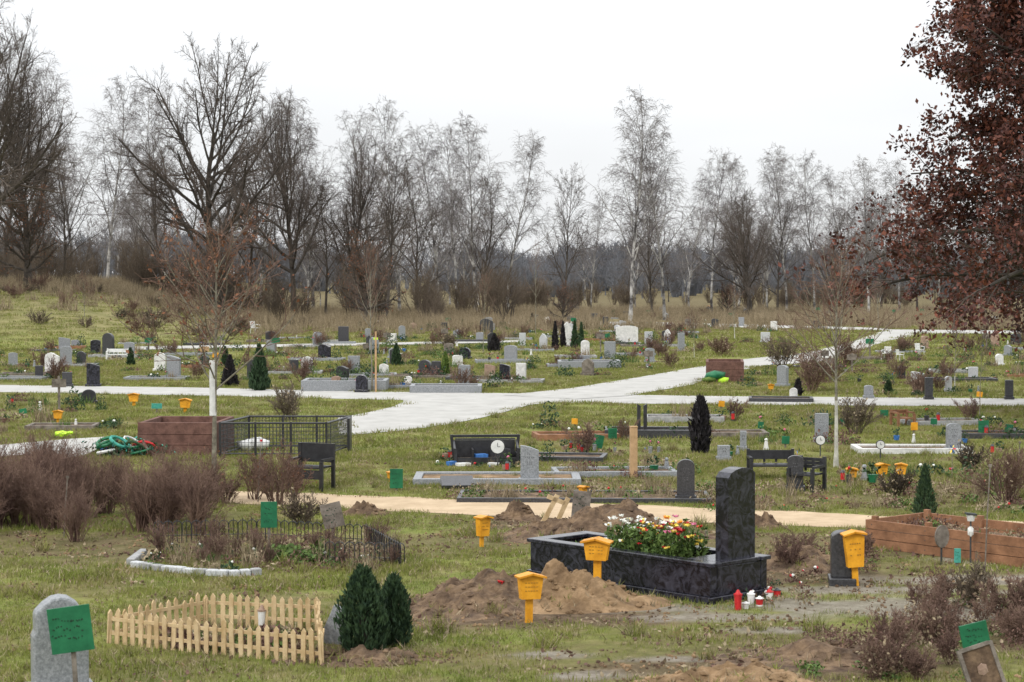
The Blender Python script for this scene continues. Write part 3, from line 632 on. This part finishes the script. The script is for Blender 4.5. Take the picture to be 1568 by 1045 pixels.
for px,py,h,w,b in [(1203,690,22,12,12),(1105,628,14,10,9),(880,655,14,10,9),(1400,665,18,12,12),(1165,662,16,10,10),(1290,655,14,10,8),(1545,668,18,12,12),(560,538,12,9,8),(330,552,12,9,8),(240,632,14,16,8),(35,640,14,12,8),(1430,655,14,10,9),(1500,612,12,9,8),(930,520,9,8,6)]:
    gsign(px,py,h,w,b,random.uniform(-.5,.5),random.uniform(-.2,.2),random.choice([GRN,GRN,GRN,WOODD,YEL,TEAL]),False)
# left foreground headstone + sign
x,y=P(92,1062); s=y/F
mb=MB(); w=84*s; h=152*s
mb.box((0,0,.03),(w*1.25,.42,.08),GRANG); mb.prof([(-w/2,.07),(w/2,.07),(w/2,h*.62),(w*.42,h*.66),(w*.42,h*.82),(w*.3,h*.93),(w*.15,h*.985),(0,h),(-w*.15,h*.985),(-w*.3,h*.93),(-w*.46,h*.84),(-w*.46,h*.66),(-w/2,h*.6)],.2,GRANG)
mb.obj('headstone',(x,y,0),.35,bevel=.02)
x,y=P(116,1070); s=y/F
mb=MB(); mb.box((0.02,.03,.34),(.035,.03,.66),WOODD,ry=-.06); hh=.57; mb.box((0,0,hh),(64*s,.014,70*s),GRN,ry=-.12)
for i in range(3): scrib(mb,-.01,hh+.08-.07*i,.24,-.0085,11,.06)
mb.obj('grave_name_sign',(x,y-.16,0),.12,bevel=.003)
def picket(mb,a,b,h=.3,sp=.085,m=WOODY):
    ax,ay=a; bx,by=b; L=math.hypot(bx-ax,by-ay); rz=math.atan2(by-ay,bx-ax); n=int(L/sp)
    for i in range(n+1):
        t=i/n; hh=h*random.uniform(.9,1.07); w=.022
        mb.prof([(-w,-.02),(w,-.02),(w,hh-.03),(0,hh),(-w,hh-.03)],.014,m,(ax+(bx-ax)*t,ay+(by-ay)*t,0),rz+random.uniform(-.06,.06),random.uniform(-.09,.09))
    for z in (h*.3,h*.72): mb.box(((ax+bx)/2,(ay+by)/2+.0155,z),(L,.016,.03),m,rz)
A=P(167,985);B=P(492,1018);C=P(486,966);Dd=P(315,958)
o=P(167,985); 
mb=MB(); rel=lambda q:(q[0]-o[0],q[1]-o[1])
E=P(303,1000)
for a,b in [(A,E),(E,B),(B,C),(C,Dd),(Dd,A)]: picket(mb,rel(a),rel(b))
mb.obj('picket_fence',(o[0],o[1],0))
def plants(name,pts,T,s0=.5,s1=1.1,z=.02):
    pts=np.array(pts); scatter(name,np.stack([pts[:,0],pts[:,1],0*pts[:,0]+z],1),rng.uniform(0,6.28,len(pts)),rng.uniform(s0,s1,len(pts)),T)
pl=[P(random.uniform(250,460),random.uniform(968,1000)) for i in range(40)]
plants('grave_plants_in_fence',pl,[clump(HEATH,80,.14,.14),clump(DRYL,60,.14,.1),clump(GREENL,50,.1,.08),tuft(30,.1,.2,.005,m=HEATH)],.5,1.2)
def lantern(px,pyb,m=RED,h=.16,top=GRAND,z=0):
    x,y=P(px,pyb,z); mb=MB(); mb.cyl((0,0,0),.035,h*.12,top); mb.cyl((0,0,h*.12),.032,h*.6,m,12,.038); mb.cyl((0,0,h*.72),.043,h*.07,top); mb.cyl((0,0,h*.79),.03,h*.2,top,12,.01); mb.obj('grave_lantern',(x,y,z))
lantern(233,968,WHT,.2,WHT); lantern(401,962,WHT,.22,SANDS); lantern(1130,934,RED,.2,RED); lantern(1150,926,WHT,.14,WHT); lantern(1163,928,RED,.1,WHT); lantern(1178,920,WFL,.12,RED); lantern(1190,915,RED,.1); lantern(1142,932,WHT,.07,WHT)
x,y=P(767,900,.2); mb=MB()
for i in range(14): mb.leaves(np.array([[.018*math.cos(i*2.4),.018*math.sin(i*2.4),.1+.01*random.random()]]),.022,RED,.8,dirv=np.array([math.cos(i*2.4),math.sin(i*2.4),.8]),dj=.2)
mb.tube([(0,0,-.1),(.01,0,.1)],.004,CON,5); mb.leaves(np.array([[.02,0,.04],[-.02,.01,.06]]),.03,CON,.5); mb.obj('red_rose',(x,y,.15))
x,y=P(505,985); mb=MB(); mb.prof([(-.11,0),(.11,0),(.11,.36),(-.11,.36)],.06,GRANG,rx=.0); o_=mb.obj('headstone',(x,y,-.02),-.4,bevel=.006); o_.rotation_euler=(.0,.45,-.4)
# main black granite grave
nc=P(1088,926); lc=P(812,882)
ux=Vector((lc[0]-nc[0],lc[1]-nc[1])); L=ux.length; ux.normalize(); rz=math.atan2(-ux.y,-ux.x)
vx=Vector((-math.sin(rz),math.cos(rz)))
Wd=.88
cx=nc[0]+ux.x*L/2+vx.x*Wd/2; cy=nc[1]+ux.y*L/2+vx.y*Wd/2
mb=MB(); hb=.30
mb.box((0,0,.03),(L+.06,Wd+.06,.08),GRANB)
mb.box((0,-Wd/2+.05,.07+hb/2),(L,.1,hb),GRANB); mb.box((0,Wd/2-.05,.07+hb/2),(L,.1,hb),GRANB)
mb.box((-L/2+.05,0,.07+hb/2-.002),(.1,Wd-.2,hb-.004),GRANB); mb.box((L/2-.2,0,.07+hb/2-.002),(.4,Wd-.2,hb-.004),GRANB)
for sg in (-1,1): mb.box((0,sg*(Wd/2-.055),.07+hb+.022),(L+.08,.15,.04),GRANB)
mb.box((-L/2+.05,0,.07+hb+.0215),(.18,Wd-.26,.04),GRANB); mb.box((L/2-.2,0,.07+hb+.0215),(.44,Wd-.26,.04),GRANB)
mb.box((-.2,0,.07+hb*.4),(L-.5,Wd-.2,hb*.8),SOIL)
top=.07+hb+.042
mb.obj('granite_grave_surround',(cx,cy,0),rz,bevel=.008)
def gl(u,v):
    return (cx+math.cos(rz)*u-math.sin(rz)*v, cy+math.sin(rz)*u+math.cos(rz)*v)
hx,hy=gl(L/2-.13,0.09)
mb=MB(); w=.42; h=.92; mb.prof([(-w/2,0),(w/2,0),(w/2,h*.90),(w*.38,h*.955),(w*.2,h*.985),(0,h),(-w*.2,h*.995),(-w*.4,h*.97),(-w/2,h*.93)],.17,GRANB)
mb.box((0,-.0865,h*.45),(.10,.004,.003),ENG); mb.box((.02,-.0865,h*.55),(.16,.004,.006),ENG)
mb.obj('black_granite_headstone',(hx,hy,top-.001),rz-math.pi/2,bevel=.012)
def flowerbed(name,u0,u1,v0,v1,z,n,cols,gn=900,h=.14,big=.03):
    mb=MB(); gx=rng.uniform(u0,u1,gn); gy=rng.uniform(v0,v1,gn); mb.leaves(np.stack([gx,gy,rng.uniform(0,h,gn)],1),.035,GREENL,.4,dirv=np.array([0,0,.8]),dj=.7)
    for i in range(n):
        u=random.uniform(u0,u1); v=random.uniform(v0,v1); t=(u-u0)/(u1-u0); c=cols(t); q=random.uniform(.6,1.3)*big; zz=h*random.uniform(.5,1.35)
        for k in range(6):
            a=k*1.047; mb.leaves(np.array([[u+math.cos(a)*q*.6,v+math.sin(a)*q*.6,zz+.3*q*random.random()]]),q*.6,c,.7,dirv=np.array([math.cos(a),math.sin(a),.5]),dj=.4)
        mb.ball((u,v,zz+q*.1),(q*.5,q*.5,q*.4),c if random.random()<.7 else YFL,.2)
    return mb
mb=flowerbed('f',-.35,.68,-.28,.28,0,120,lambda t: (WFL if random.random()<.85 else GREENL) if t<.36 else random.choice([RED,RED,ORA,RED,YFL,RED,YFL,WFL,PINK,GREENL]),2400,.30,.036)
mb.obj('flower_arrangement',(cx,cy,top-.09),rz)
mb=flowerbed('f',-1.0,-.4,-.28,.28,0,8,lambda t: random.choice([RED,WFL,YFL]),500,.06,.02); mb.obj('ground_cover_plants',(cx,cy,top-.1),rz)
hs(1289,894,34,82,GRAND,'low',-.1,th=.22)
bits=[P(random.uniform(1110,1260),random.uniform(880,928)) for i in range(38)]
plants('grave_ornament_flowers',bits,[clump(HEATH,30,.07,.06,.02,fl=[RED,WFL],nf=2,fs=.018),clump(DRYL,30,.08,.05,.02),clump(CON,40,.08,.09,.02),clump(HEATH,40,.1,.08,.02),clump(DRYL,40,.1,.1,.02)],.6,1.2)
# wooden planter right
a=P(1330,838); b=P(1600,874); rz2=math.atan2(b[1]-a[1],b[0]-a[0]); L2=math.hypot(b[0]-a[0],b[1]-a[1])
mb=MB()
for i in range(3):
    mb.box((L2/2,0,.055+i*.113),(L2,.035,.106),WOODR); mb.box((L2/2,1.1,.055+i*.113),(L2,.035,.106),WOODR); mb.box((-.02,.55,.055+i*.113),(.035,1.13,.106),WOODR)
for u in np.linspace(.06,L2-.05,4):
    mb.box((u,.05,.19),(.07,.06,.38),WOODR); mb.box((u,1.05,.19),(.07,.06,.38),WOODR)
    for i in range(3): mb.box((u,-.019,.055+i*.113),(.012,.004,.012),MET)
mb.box((L2/2,.55,.10),(L2-.1,1.0,.2),SOIL)
mb.obj('wooden_raised_bed',(a[0],a[1],0),rz2,bevel=.004)
pl=[]
for i in range(30):
    u=random.uniform(.2,L2-.2); v=random.uniform(.2,.9); pl.append((a[0]+u*math.cos(rz2)-v*math.sin(rz2),a[1]+u*math.sin(rz2)+v*math.cos(rz2)))
plants('raised_bed_plants',pl,[clump(HEATH,80,.16,.16,.02),clump(DRYL,60,.16,.2,.02),clump(GREENL,60,.12,.14,.02)],.7,1.2,.2)
# stone kerb plot & wire hoop fence at left
mb=MB(); pts=[(203,868),(250,874),(300,880),(350,883),(400,880)]
W_=[P(*q) for q in pts]; o0=W_[0]
for i in range(len(W_)-1):
    (x1,y1),(x2,y2)=W_[i],W_[i+1]; n=3
    for j in range(n):
        t=(j+.5)/n; mb.box((x1+(x2-x1)*t-o0[0],y1+(y2-y1)*t-o0[1]+random.uniform(-.015,.015),.02),(math.hypot(x2-x1,y2-y1)/n*.92,.10,.10+random.uniform(-.02,.01)),random.choice([RAMP,GRANL,GRANL]),math.atan2(y2-y1,x2-x1)+random.uniform(-.12,.12))
q1=P(215,850); mb.box(((q1[0]-o0[0])/2,(q1[1]-o0[1])/2+.06,.03),(.1,math.hypot(q1[0]-o0[0],q1[1]-o0[1])-.1,.09),RAMP)
mb.obj('stone_kerb',(o0[0],o0[1],0),bevel=.012)
def hoops(pts,h=.2,w=.11):
    W_=[P(*q) for q in pts]; o0=W_[0]; mb=MB()
    for i in range(len(W_)-1):
        (x1,y1),(x2,y2)=W_[i],W_[i+1]; L=math.hypot(x2-x1,y2-y1); n=max(1,int(L/w)); dx=(x2-x1)/L; dy=(y2-y1)/L
        for j in range(n+1):
            cx_=x1+(x2-x1)*j/max(n,1)-o0[0]; cy_=y1+(y2-y1)*j/max(n,1)-o0[1]
            P_=[(cx_-dx*w*.5,cy_-dy*w*.5,0)]+[(cx_-dx*w*.5*math.cos(t),cy_-dy*w*.5*math.cos(t),h-.05+.05*math.sin(t)) for t in np.linspace(0,math.pi,7)]+[(cx_+dx*w*.5,cy_+dy*w*.5,0)]
            mb.tube(P_,.006,BLK,5); mb.tube([(cx_,cy_,0),(cx_+random.uniform(-.01,.01),cy_,h*random.uniform(1.05,1.15))],.005,BLK,5)
        mb.tube([(x1-o0[0],y1-o0[1],h*.35),(x2-o0[0],y2-o0[1],h*.35)],.005,BLK,5)
    mb.obj('wire_hoop_fence',(o0[0],o0[1],0))
hoops([(240,850),(243,832),(400,829),(560,838),(612,868),(505,866)],.27)
pl=[P(random.uniform(230,600),random.uniform(836,876)) for i in range(110)]
plants('fenced_grave_plants',pl,[clump(GREENL,70,.15,.12),clump(HEATH,80,.15,.2,.02),clump(DRYL,60,.15,.14),tuft(40,.1,.3,.005,m=DRYL),clump(DRYL,40,.12,.1),shrub(.4,TWIGR,8,rm=.003),clump(CON,40,.12,.1,fl=[WFL,YFL],nf=1,fs=.02)],.5,1.2)
pl=[P(random.uniform(420,505),random.uniform(850,865)) for i in range(16)]
plants('green_ground_cover',pl,[clump(GREENL,100,.16,.14,.035)],.8,1.2)
SH=[shrub(1.1,TWIGR,30,rm=.003,spread=.5) for i in range(3)]
pl=[]
for i in range(32): pl.append(P(random.uniform(-60,310),random.uniform(785,832)))
for i in range(14): pl.append(P(random.uniform(-40,200),random.uniform(750,790)))
plants('red_twig_hedge',pl,SH,.5,.9)
for px,py,h in [(425,775,.9),(390,765,.7),(310,770,.8),(450,762,.6),(345,772,.5)]:
    x,y=P(px,py); shrub(h,TWIGR,18,rm=.0035,leaf=LEAFO,nleaf=60,ls=.02).obj('bare_shrub',(x,y,0))
DS=[(445,645,80,.9),(1240,600,80,1.3),(1295,562,70,1.2),(1105,545,50,.9),(1200,565,60,1.2),(1310,665,80,.8),(1540,770,60,.9),(1490,930,50,.5),(1540,950,60,.5),(1430,985,40,.35),(460,805,50,.45),(1350,1040,60,.4),(690,538,60,.8),(1480,720,50,.5),(1370,760,50,.45)]
for px,py,w,h in DS:
    x,y=P(px,py); shrub(h,random.choice([TWIGR,TWIGU]),20,rm=.003+y*.00006,leaf=DRYL,nleaf=160,ls=.012+y*.0004,spread=.7).obj('bare_shrub',(x,y,0))
pl=[P(random.uniform(1400,1600),random.uniform(925,1010)) for i in range(50)]+[P(random.uniform(1230,1480),random.uniform(985,1045)) for i in range(30)]+[P(random.uniform(1180,1350),random.uniform(850,880)) for i in range(16)]
plants('heather_plants',pl,[clump(HEATH,160,.18,.2,.018),clump(DRYL,80,.16,.14,.02),shrub(.35,TWIGR,14,rm=.003,leaf=HEATH,nleaf=60,ls=.012),clump(GREENL,40,.1,.08,.02)],.6,1.2)
def bin_(px,py,wpx,hpx,dp,m,rz=0):
    x,y=P(px,py); s=y/F; w=wpx*s; h=hpx*s; mb=MB(); t=.08
    mb.box((0,0,h/2),(w,t,h),m); mb.box((0,dp,h/2),(w,t,h),m); mb.box((-w/2+t/2,dp/2,h/2-.002),(t,dp-t,h-.004),m); mb.box((w/2-t/2,dp/2,h/2-.002),(t,dp-t,h-.004),m)
    mb.box((0,dp/2,h*.3),(w-2*t,dp-t,h*.55),SOIL)
    for z in (.33,.66): mb.box((0,-t/2-.004,h*z),(w*.98,.012,.02),m)
    return mb.obj('compost_bin',(x,y,0),rz,bevel=.01)
bin_(272,697,122,50,1.6,CONCR,-.05); bin_(1110,586,58,32,2.0,CONCR,-.1)
x,y=P(195,700); mb=MB()
for i in range(16):
    c=(random.uniform(-.5,.45),random.uniform(-.2,.3),random.uniform(.08,.3)); r=random.uniform(.1,.22); ti=random.uniform(-1,1); az=random.uniform(0,6)
    pts=[]
    for t in np.linspace(0,6.283,14):
        v=Vector((r*math.cos(t),r*math.sin(t),0)); v.rotate(Matrix.Rotation(ti,3,'X')); v.rotate(Matrix.Rotation(az,3,'Z')); pts.append((c[0]+v.x,c[1]+v.y,max(.02,c[2]+v.z)))
    mb.tube(pts,random.uniform(.02,.035),random.choice([TEAL,CON,TEAL,GRN,BLU,HEATH,RED,WHT]),6)
C=rng.normal(0,1,(500,3))*np.array([.35,.15,.08])+np.array([0,0,.15]); C[:,2]=np.abs(C[:,2]); mb.leaves(C,.04,CON,.4); mb.leaves(C[:120]+.02,.035,TEAL,.5)
mb.obj('discarded_wreath_heap',(x,y,0))
def cage():
    fl_=P(337,700); fr=P(500,700); dp=1.7; w=fr[0]-fl_[0]; s=fl_[1]/F; h=52*s; mb=MB()
    def panel(x0,y0,x1,y1):
        L=math.hypot(x1-x0,y1-y0); n=int(L/.06)
        mb.tube([(x0,y0,h),(x1,y1,h)],.02,BLK,6); mb.tube([(x0,y0,.06),(x1,y1,.06)],.015,BLK,6)
        X0=np.array([x0,y0]);X1=np.array([x1,y1])
        p=[];
        for i in range(1,n):
            q=X0+(X1-X0)*i/n; p.append([(q[0],q[1],.06),(q[0],q[1],h/2),(q[0],q[1],h)])
        mb.tubes(np.array(p),np.full((len(p),3),.0045),4,MET)
        for z in np.arange(.12,h,.07): mb.tube([(x0,y0,z),(x1,y1,z)],.004,MET,4)
    for i in range(3): panel(w*i/3,0,w*(i+1)/3,0); panel(w*i/3+.3,dp,w*(i+1)/3+.3,dp)
    panel(0,0,.3,dp); panel(w,0,w+.3,dp)
    for i in range(4): mb.box((w*i/3,0,h/2),(.04,.04,h+.04),BLK); mb.box((w*i/3+.3,dp,h/2),(.04,.04,h+.04),BLK)
    mb.box((w+.3,dp-.3,h/2),(.05,.5,h),BLK)
    mb.obj('wire_mesh_enclosure',(fl_[0],fl_[1],0))
cage()
x,y=P(385,694); mb=MB()
for i in range(6): mb.ball((random.uniform(-.2,.2),random.uniform(-.1,.1)+.5,.1+.05*random.random()),(.16,.13,.12),WHT,.2)
mb.obj('white_sack',(x,y,0),smooth=True)
def bench(px,py,wpx,hpx,m=BLK,rz=0,name='garden_bench',solid=False):
    x,y=P(px,py); s=y/F; w=wpx*s; h=hpx*s; mb=MB(); d=.42; sh_=h*.5
    for sx in (-1,1):
        mb.box((sx*(w/2-.03),-d/2,sh_/2+.05),(.05,.05,sh_+.1),m); mb.box((sx*(w/2-.03),d/2,h/2),(.05,.05,h),m); mb.box((sx*(w/2-.03),0,sh_+.12),(.05,d-.05,.035),m)
    for i in range(5): mb.box((0,-d/2+.03+i*.085,sh_),(w-.11,.065,.025),m)
    if solid:
        mb.box((0,d/2-.005,(sh_+h)/2+.03),(w-.11,.02,h-sh_-.06),m); mb.box((0,-d/2+.01,sh_-.10),(w-.11,.02,.14),m)
    else:
        for i in range(3): mb.box((0,d/2-.005,sh_+.1+i*(h-sh_-.12)/2.5),(w-.11,.02,.05),m)
        n=max(3,int(w/.16))
        for i in range(n): mb.box((-w/2+.1+i*(w-.2)/(n-1),d/2+.02,(sh_+h)/2),(.035,.02,h-sh_-.05),m)
    return mb.obj(name,(x,y,0),rz)
bench(476,750,62,70,BLK,-.35,solid=True); bench(1182,735,74,46,BLK,.0); bench(1235,752,46,52,BLK,-.6); bench(180,552,34,18,WHT,.1); bench(1382,652,30,24,WOODR,.2)
def chair(px,py,hpx,rz=0,m=WHT):
    x,y=P(px,py); h=hpx*y/F; s=h/.82; mb=MB()
    for a in (-1,1):
        for b in (-1,1): mb.tube([(a*.24*s,b*.22*s,0),(a*.2*s,b*.19*s,.44*s)],.02*s,m,6)
        mb.tube([(a*.24*s,-.2*s,.44*s),(a*.26*s,-.2*s,.62*s),(a*.26*s,.2*s,.66*s)],.02*s,m,6)
    mb.box((0,0,.44*s),(.46*s,.44*s,.03*s),m)
    for i in range(5): mb.box(((i-2)*.09*s,.22*s,.64*s),(.055*s,.025*s,.4*s),m,rx=-.15)
    mb.box((0,.255*s,.83*s),(.46*s,.03*s,.06*s),m); mb.obj('plastic_chair',(x,y,float(hfun(x,y))),rz)
chair(391,514,20,1.0); chair(1357,552,20,-.6); chair(1408,545,18,.5); chair(1378,552,16,2)
x,y=P(744,712); s=y/F; mb=MB(); w=104*s
for sg in (-1,1):
    mb.box((sg*w*.46,-.22,.14),(.05,.05,.30),BLK,ry=sg*.10); mb.box((sg*w*.48,.26,.24),(.05,.05,.50),BLK,ry=sg*.12); mb.box((sg*w*.47,.02,.30),(.035,.50,.045),BLK,rx=.32); mb.box((sg*w*.46,.02,.10),(.025,.46,.18),BLK)
mb.box((0,.30,.46),(w*1.0,.05,.045),BLK); mb.box((0,.28,.24),(w*.90,.03,.30),BLK); mb.box((0,.26,.41),(w*.90,.02,.03),GRAND)
mb.box((0,-.24,.07),(w*.86,.03,.12),BLK); mb.box((0,.02,.06),(w*.84,.48,.06),SOIL); mb.box((-w*.2,.05,.16),(.03,.4,.20),BLK); mb.box((w*.22,.1,.16),(.3,.25,.18),GRAND,rz=.3)
mb.box((-.1,-.05,.13),(.22,.16,.09),BLU,rz=.4); mb.box((-.42,-.4,.03),(.24,.14,.05),WHT,rz=.3); mb.box((.1,-.42,.03),(.18,.12,.05),WHT,rz=-.4); mb.box((-.62,-.3,.04),(.16,.1,.07),BLU,rz=.8)
mb.obj('black_planter_frame',(x,y+.2,0),.08)
def roundsign(px,pyb,hpx,rpx):
    x,y=P(px,pyb); s=y/F; h=hpx*s; r=rpx*s; mb=MB(); mb.tube([(0,0,0),(0,0,h-r)],.012,MET,6)
    a=np.linspace(0,6.283,20,endpoint=False)
    mb.prof([(r*math.cos(t),h-r+r*math.sin(t)) for t in a],.03,BLK,(0,0,0)); mb.prof([(r*.86*math.cos(t),h-r+r*.86*math.sin(t)) for t in a],.008,WHT,(0,-.021,0))
    mb.box((0,-.028,h-r+r*.25),(.008,.004,r*.5),BLK); mb.box((r*.15,-.028,h-r),(r*.35,.004,.008),BLK); mb.obj('round_clock_sign',(x,y,0))
roundsign(762,716,44,12); roundsign(1348,706,32,7); roundsign(1256,700,34,8)
bits=[P(random.uniform(655,810),random.uniform(702,722)) for i in range(20)]+[P(random.uniform(860,1010),random.uniform(690,700)) for i in range(24)]+[P(random.uniform(860,900),random.uniform(660,700)) for i in range(6)]
plants('grave_decorations',bits,[clump(GREENL,30,.1,.09,.03,fl=[RED,WFL],nf=1,fs=.03),clump(DRYL,30,.1,.08,.03,fl=[WFL,BLU],nf=1,fs=.03),clump(CON,40,.1,.12,.03,fl=[RED],nf=1,fs=.025),clump(CON,30,.1,.1,.03),clump(HEATH,40,.12,.1,.03),clump(DRYL,40,.12,.1,.03),tuft(30,.1,.16,.006,m=DRYL)]+ORN[3:5],.6,1.0)
x1=P(632,742); x2=P(890,742); border((x1[0]+x2[0])/2,x1[1]+.55,x2[0]-x1[0],1.2,GRANG,.0,.09,.13,fill=SOILS)
x,y=P(700,748); mb=MB(); mb.box((0,0,.1),(.5,.35,.05),GRAND,rx=.35); mb.box((0,.1,.05),(.4,.1,.1),GRAND); mb.obj('grave_plaque',(x,y,0),.1,bevel=.006)
bits=[P(random.uniform(690,1090),random.uniform(752,768)) for i in range(60)]+[P(random.uniform(850,1000),random.uniform(712,735)) for i in range(22)]+[P(random.uniform(1080,1560),random.uniform(745,785)) for i in range(90)]
plants('grave_edge_plants',bits,[clump(HEATH,80,.14,.12,.02),clump(DRYL,60,.15,.12,.02),clump(GREENL,70,.13,.12,.02),tuft(40,.1,.22,.006,m=DRYL),clump(GREENL,40,.1,.08,.02,fl=[RED,ORA],nf=1,fs=.02),clump(DRYL,60,.15,.12,.02)],.7,1.4)
x1=P(690,770); x2=P(1085,776); border((x1[0]+x2[0])/2+.1,x1[1]+.5,(x2[0]-x1[0]),1.1,GRAND,-.03,.07,.06)
x,y=P(970,732); mb=MB(); mb.box((0,0,.41),(.11,.1,.82),WOODP); mb.box((0,0,.83),(.12,.11,.02),WOODP,); mb.obj('wooden_grave_post',(x,y,0),.2,bevel=.005)
x,y=P(983,668); mb=MB(); mb.prof([(-.1,.0),(-.03,0),(-.03,.62),(-.1,.66)],.1,BLK); mb.prof([(.03,0),(.1,0),(.1,.66),(.03,.62)],.1,BLK); mb.box((0,0,.03),(.32,.2,.06),BLK); mb.obj('split_black_headstone',(x,y,0))
x,y=P(1005,668); border(x,y,2.1,1.0,GRAND,-.05,.16,.1)
border(P(902,563)[0],P(902,563)[1],2.2,1.6,GRANG,0,.25,.12); border(P(680,606)[0],P(680,600)[1],2.0,1.2,GRANG,0,.2,.12); border(P(1400,694)[0],P(1400,694)[1]+.3,2.1,1.0,MARB,-.02,.1,.1); border(P(525,600)[0],P(525,597)[1],2.4,1.5,GRANG,0,.3,.12)
x,y=P(848,800); mb=MB(); mb.box((-.05,0,.18),(.06,.03,.42),WOODY,ry=.5); mb.box((.12,0,.16),(.06,.03,.36),WOODY,ry=.45); mb.box((.03,0,.3),(.25,.03,.06),WOODY,ry=.4); mb.obj('leaning_wooden_frame',(x,y,0),.2)
gsign(890,802,50,28,42,.2,.1,WOODD)
x,y=P(1486,862); mb=MB(); mb.tube([(0,0,0),(0,0,.5)],.01,MET,6); mb.ball((0,0,.36),(.04,.04,.07),WHT,.05); mb.box((0,0,.56),(.12,.1,.02),MET,ry=.1); mb.cyl((0,0,.48),.04,.07,WHT,10,.05); mb.obj('solar_light',(x,y,0))
x,y=P(1442,866); mb=MB(); a=np.linspace(0,6.283,18,endpoint=False); mb.prof([(.1*math.cos(t),.33+.13*math.sin(t)) for t in a],.02,WOODD,rz=.5); mb.tube([(0,0.02,0),(0,0.02,.3)],.012,MET,6); mb.obj('round_grave_plaque',(x,y,0))
x,y=P(1512,1062); mb=MB()
for a_,b_,c_,d_ in [(-.14,0,.03,.38),(.14,0,.03,.38)]: mb.box((a_,0,.2),(c_,.03,d_),WOODD,rx=-.25)
mb.box((0,.045,.375),(.25,.03,.03),WOODD,rx=-.25); mb.box((0,-.045,.025),(.25,.03,.03),WOODD,rx=-.25); mb.box((0,.004,.2),(.25,.008,.33),SOIL,rx=-.25)
mb.ball((0,-.01,.2),(.05,.01,.06),SANDS,.1)
pf=mb.obj('picture_frame',(x,y,0),.25); pf.rotation_euler=(0,-.25,.25)
x,y=P(95,672); mb=MB(); mb.ball((0,0,.1),(.16,.08,.07),LIME,.1); mb.ball((.16,0,.12),(.07,.05,.04),LIME,.1); mb.obj('toy_watering_can',(x,y,0))
x,y=P(1092,586); mb=MB(); mb.ball((0,0,.25),(.35,.2,.15),GRN,.15); mb.ball((-.2,-.1,.12),(.25,.15,.1),CONF,.2); mb.ball((.25,0,.1),(.2,.15,.12),LIME,.2); mb.obj('garden_waste_bags',(x,y-.5,0),smooth=True)
for px,py,h in [(98,822,.75),(1508,880,1.2),(395,770,.9),(1556,760,.8),(1075,840,.2)]:
    x,y=P(px,py); mb=MB(); mb.tube([(0,0,0),(.02,0,h*.5),(.05,0,h)],.008,WOODD,6); mb.box((.05,0,h),(.035,.02,.03),random.choice([RED,WOODD])); mb.obj('plant_stake',(x,y,0))
# ---------------- world / light
w=bpy.data.worlds.new('World'); scn.world=w; w.use_nodes=True; N=w.node_tree.nodes; Lk=w.node_tree.links
bg=N['Background']; bg.inputs['Strength'].default_value=.1
sky=N.new('ShaderNodeTexSky'); sky.sky_type='NISHITA'; sky.sun_disc=False; sky.sun_elevation=math.radians(35); sky.sun_rotation=math.radians(215)
tc=N.new('ShaderNodeTexCoord'); sp_=N.new('ShaderNodeSeparateXYZ'); Lk.new(tc.outputs['Generated'],sp_.inputs[0])
mx=N.new('ShaderNodeMath'); mx.operation='MAXIMUM'; mx.inputs[1].default_value=0; Lk.new(sp_.outputs['Z'],mx.inputs[0])
ma=N.new('ShaderNodeMath'); ma.operation='MULTIPLY_ADD'; ma.inputs[1].default_value=17; ma.inputs[2].default_value=9.3; Lk.new(mx.outputs[0],ma.inputs[0])
nz=N.new('ShaderNodeTexNoise'); nz.inputs['Scale'].default_value=3; nz.inputs['Detail'].default_value=4
mp=N.new('ShaderNodeMapping'); mp.inputs['Scale'].default_value=(1,1,4); Lk.new(tc.outputs['Generated'],mp.inputs[0]); Lk.new(mp.outputs[0],nz.inputs['Vector'])
mr=N.new('ShaderNodeMapRange'); mr.inputs[1].default_value=.3; mr.inputs[2].default_value=.7; mr.inputs[3].default_value=.93; mr.inputs[4].default_value=1.03; Lk.new(nz.outputs['Fac'],mr.inputs[0])
mm=N.new('ShaderNodeMath'); mm.operation='MULTIPLY'; Lk.new(ma.outputs[0],mm.inputs[0]); Lk.new(mr.outputs[0],mm.inputs[1])
vc=N.new('ShaderNodeVectorMath'); vc.operation='SCALE'; vc.inputs[0].default_value=(.965,.98,1.0); Lk.new(mm.outputs[0],vc.inputs['Scale'])
mi=N.new('ShaderNodeMix'); mi.data_type='RGBA'; mi.inputs[0].default_value=.95; Lk.new(sky.outputs[0],mi.inputs[6]); Lk.new(vc.outputs[0],mi.inputs[7]); Lk.new(mi.outputs[2],bg.inputs['Color'])
sl=bpy.data.lights.new('sun','SUN'); sl.energy=1.3; sl.angle=math.radians(12); sl.color=(1,.96,.9)
so_=bpy.data.objects.new('sun',sl); scn.collection.objects.link(so_); so_.rotation_euler=(math.radians(55),0,math.radians(-35))
cam=bpy.data.cameras.new('camera'); co=bpy.data.objects.new('camera',cam); scn.collection.objects.link(co); scn.camera=co
cam.sensor_width=36; cam.lens=70; cam.clip_end=9000; co.location=(0,0,CH); co.rotation_euler=(math.pi/2-TH,0,0)
cam.dof.use_dof=True; cam.dof.focus_distance=38; cam.dof.aperture_fstop=6.3
scn.view_settings.view_transform='Standard'; scn.view_settings.look='None'; scn.view_settings.exposure=0
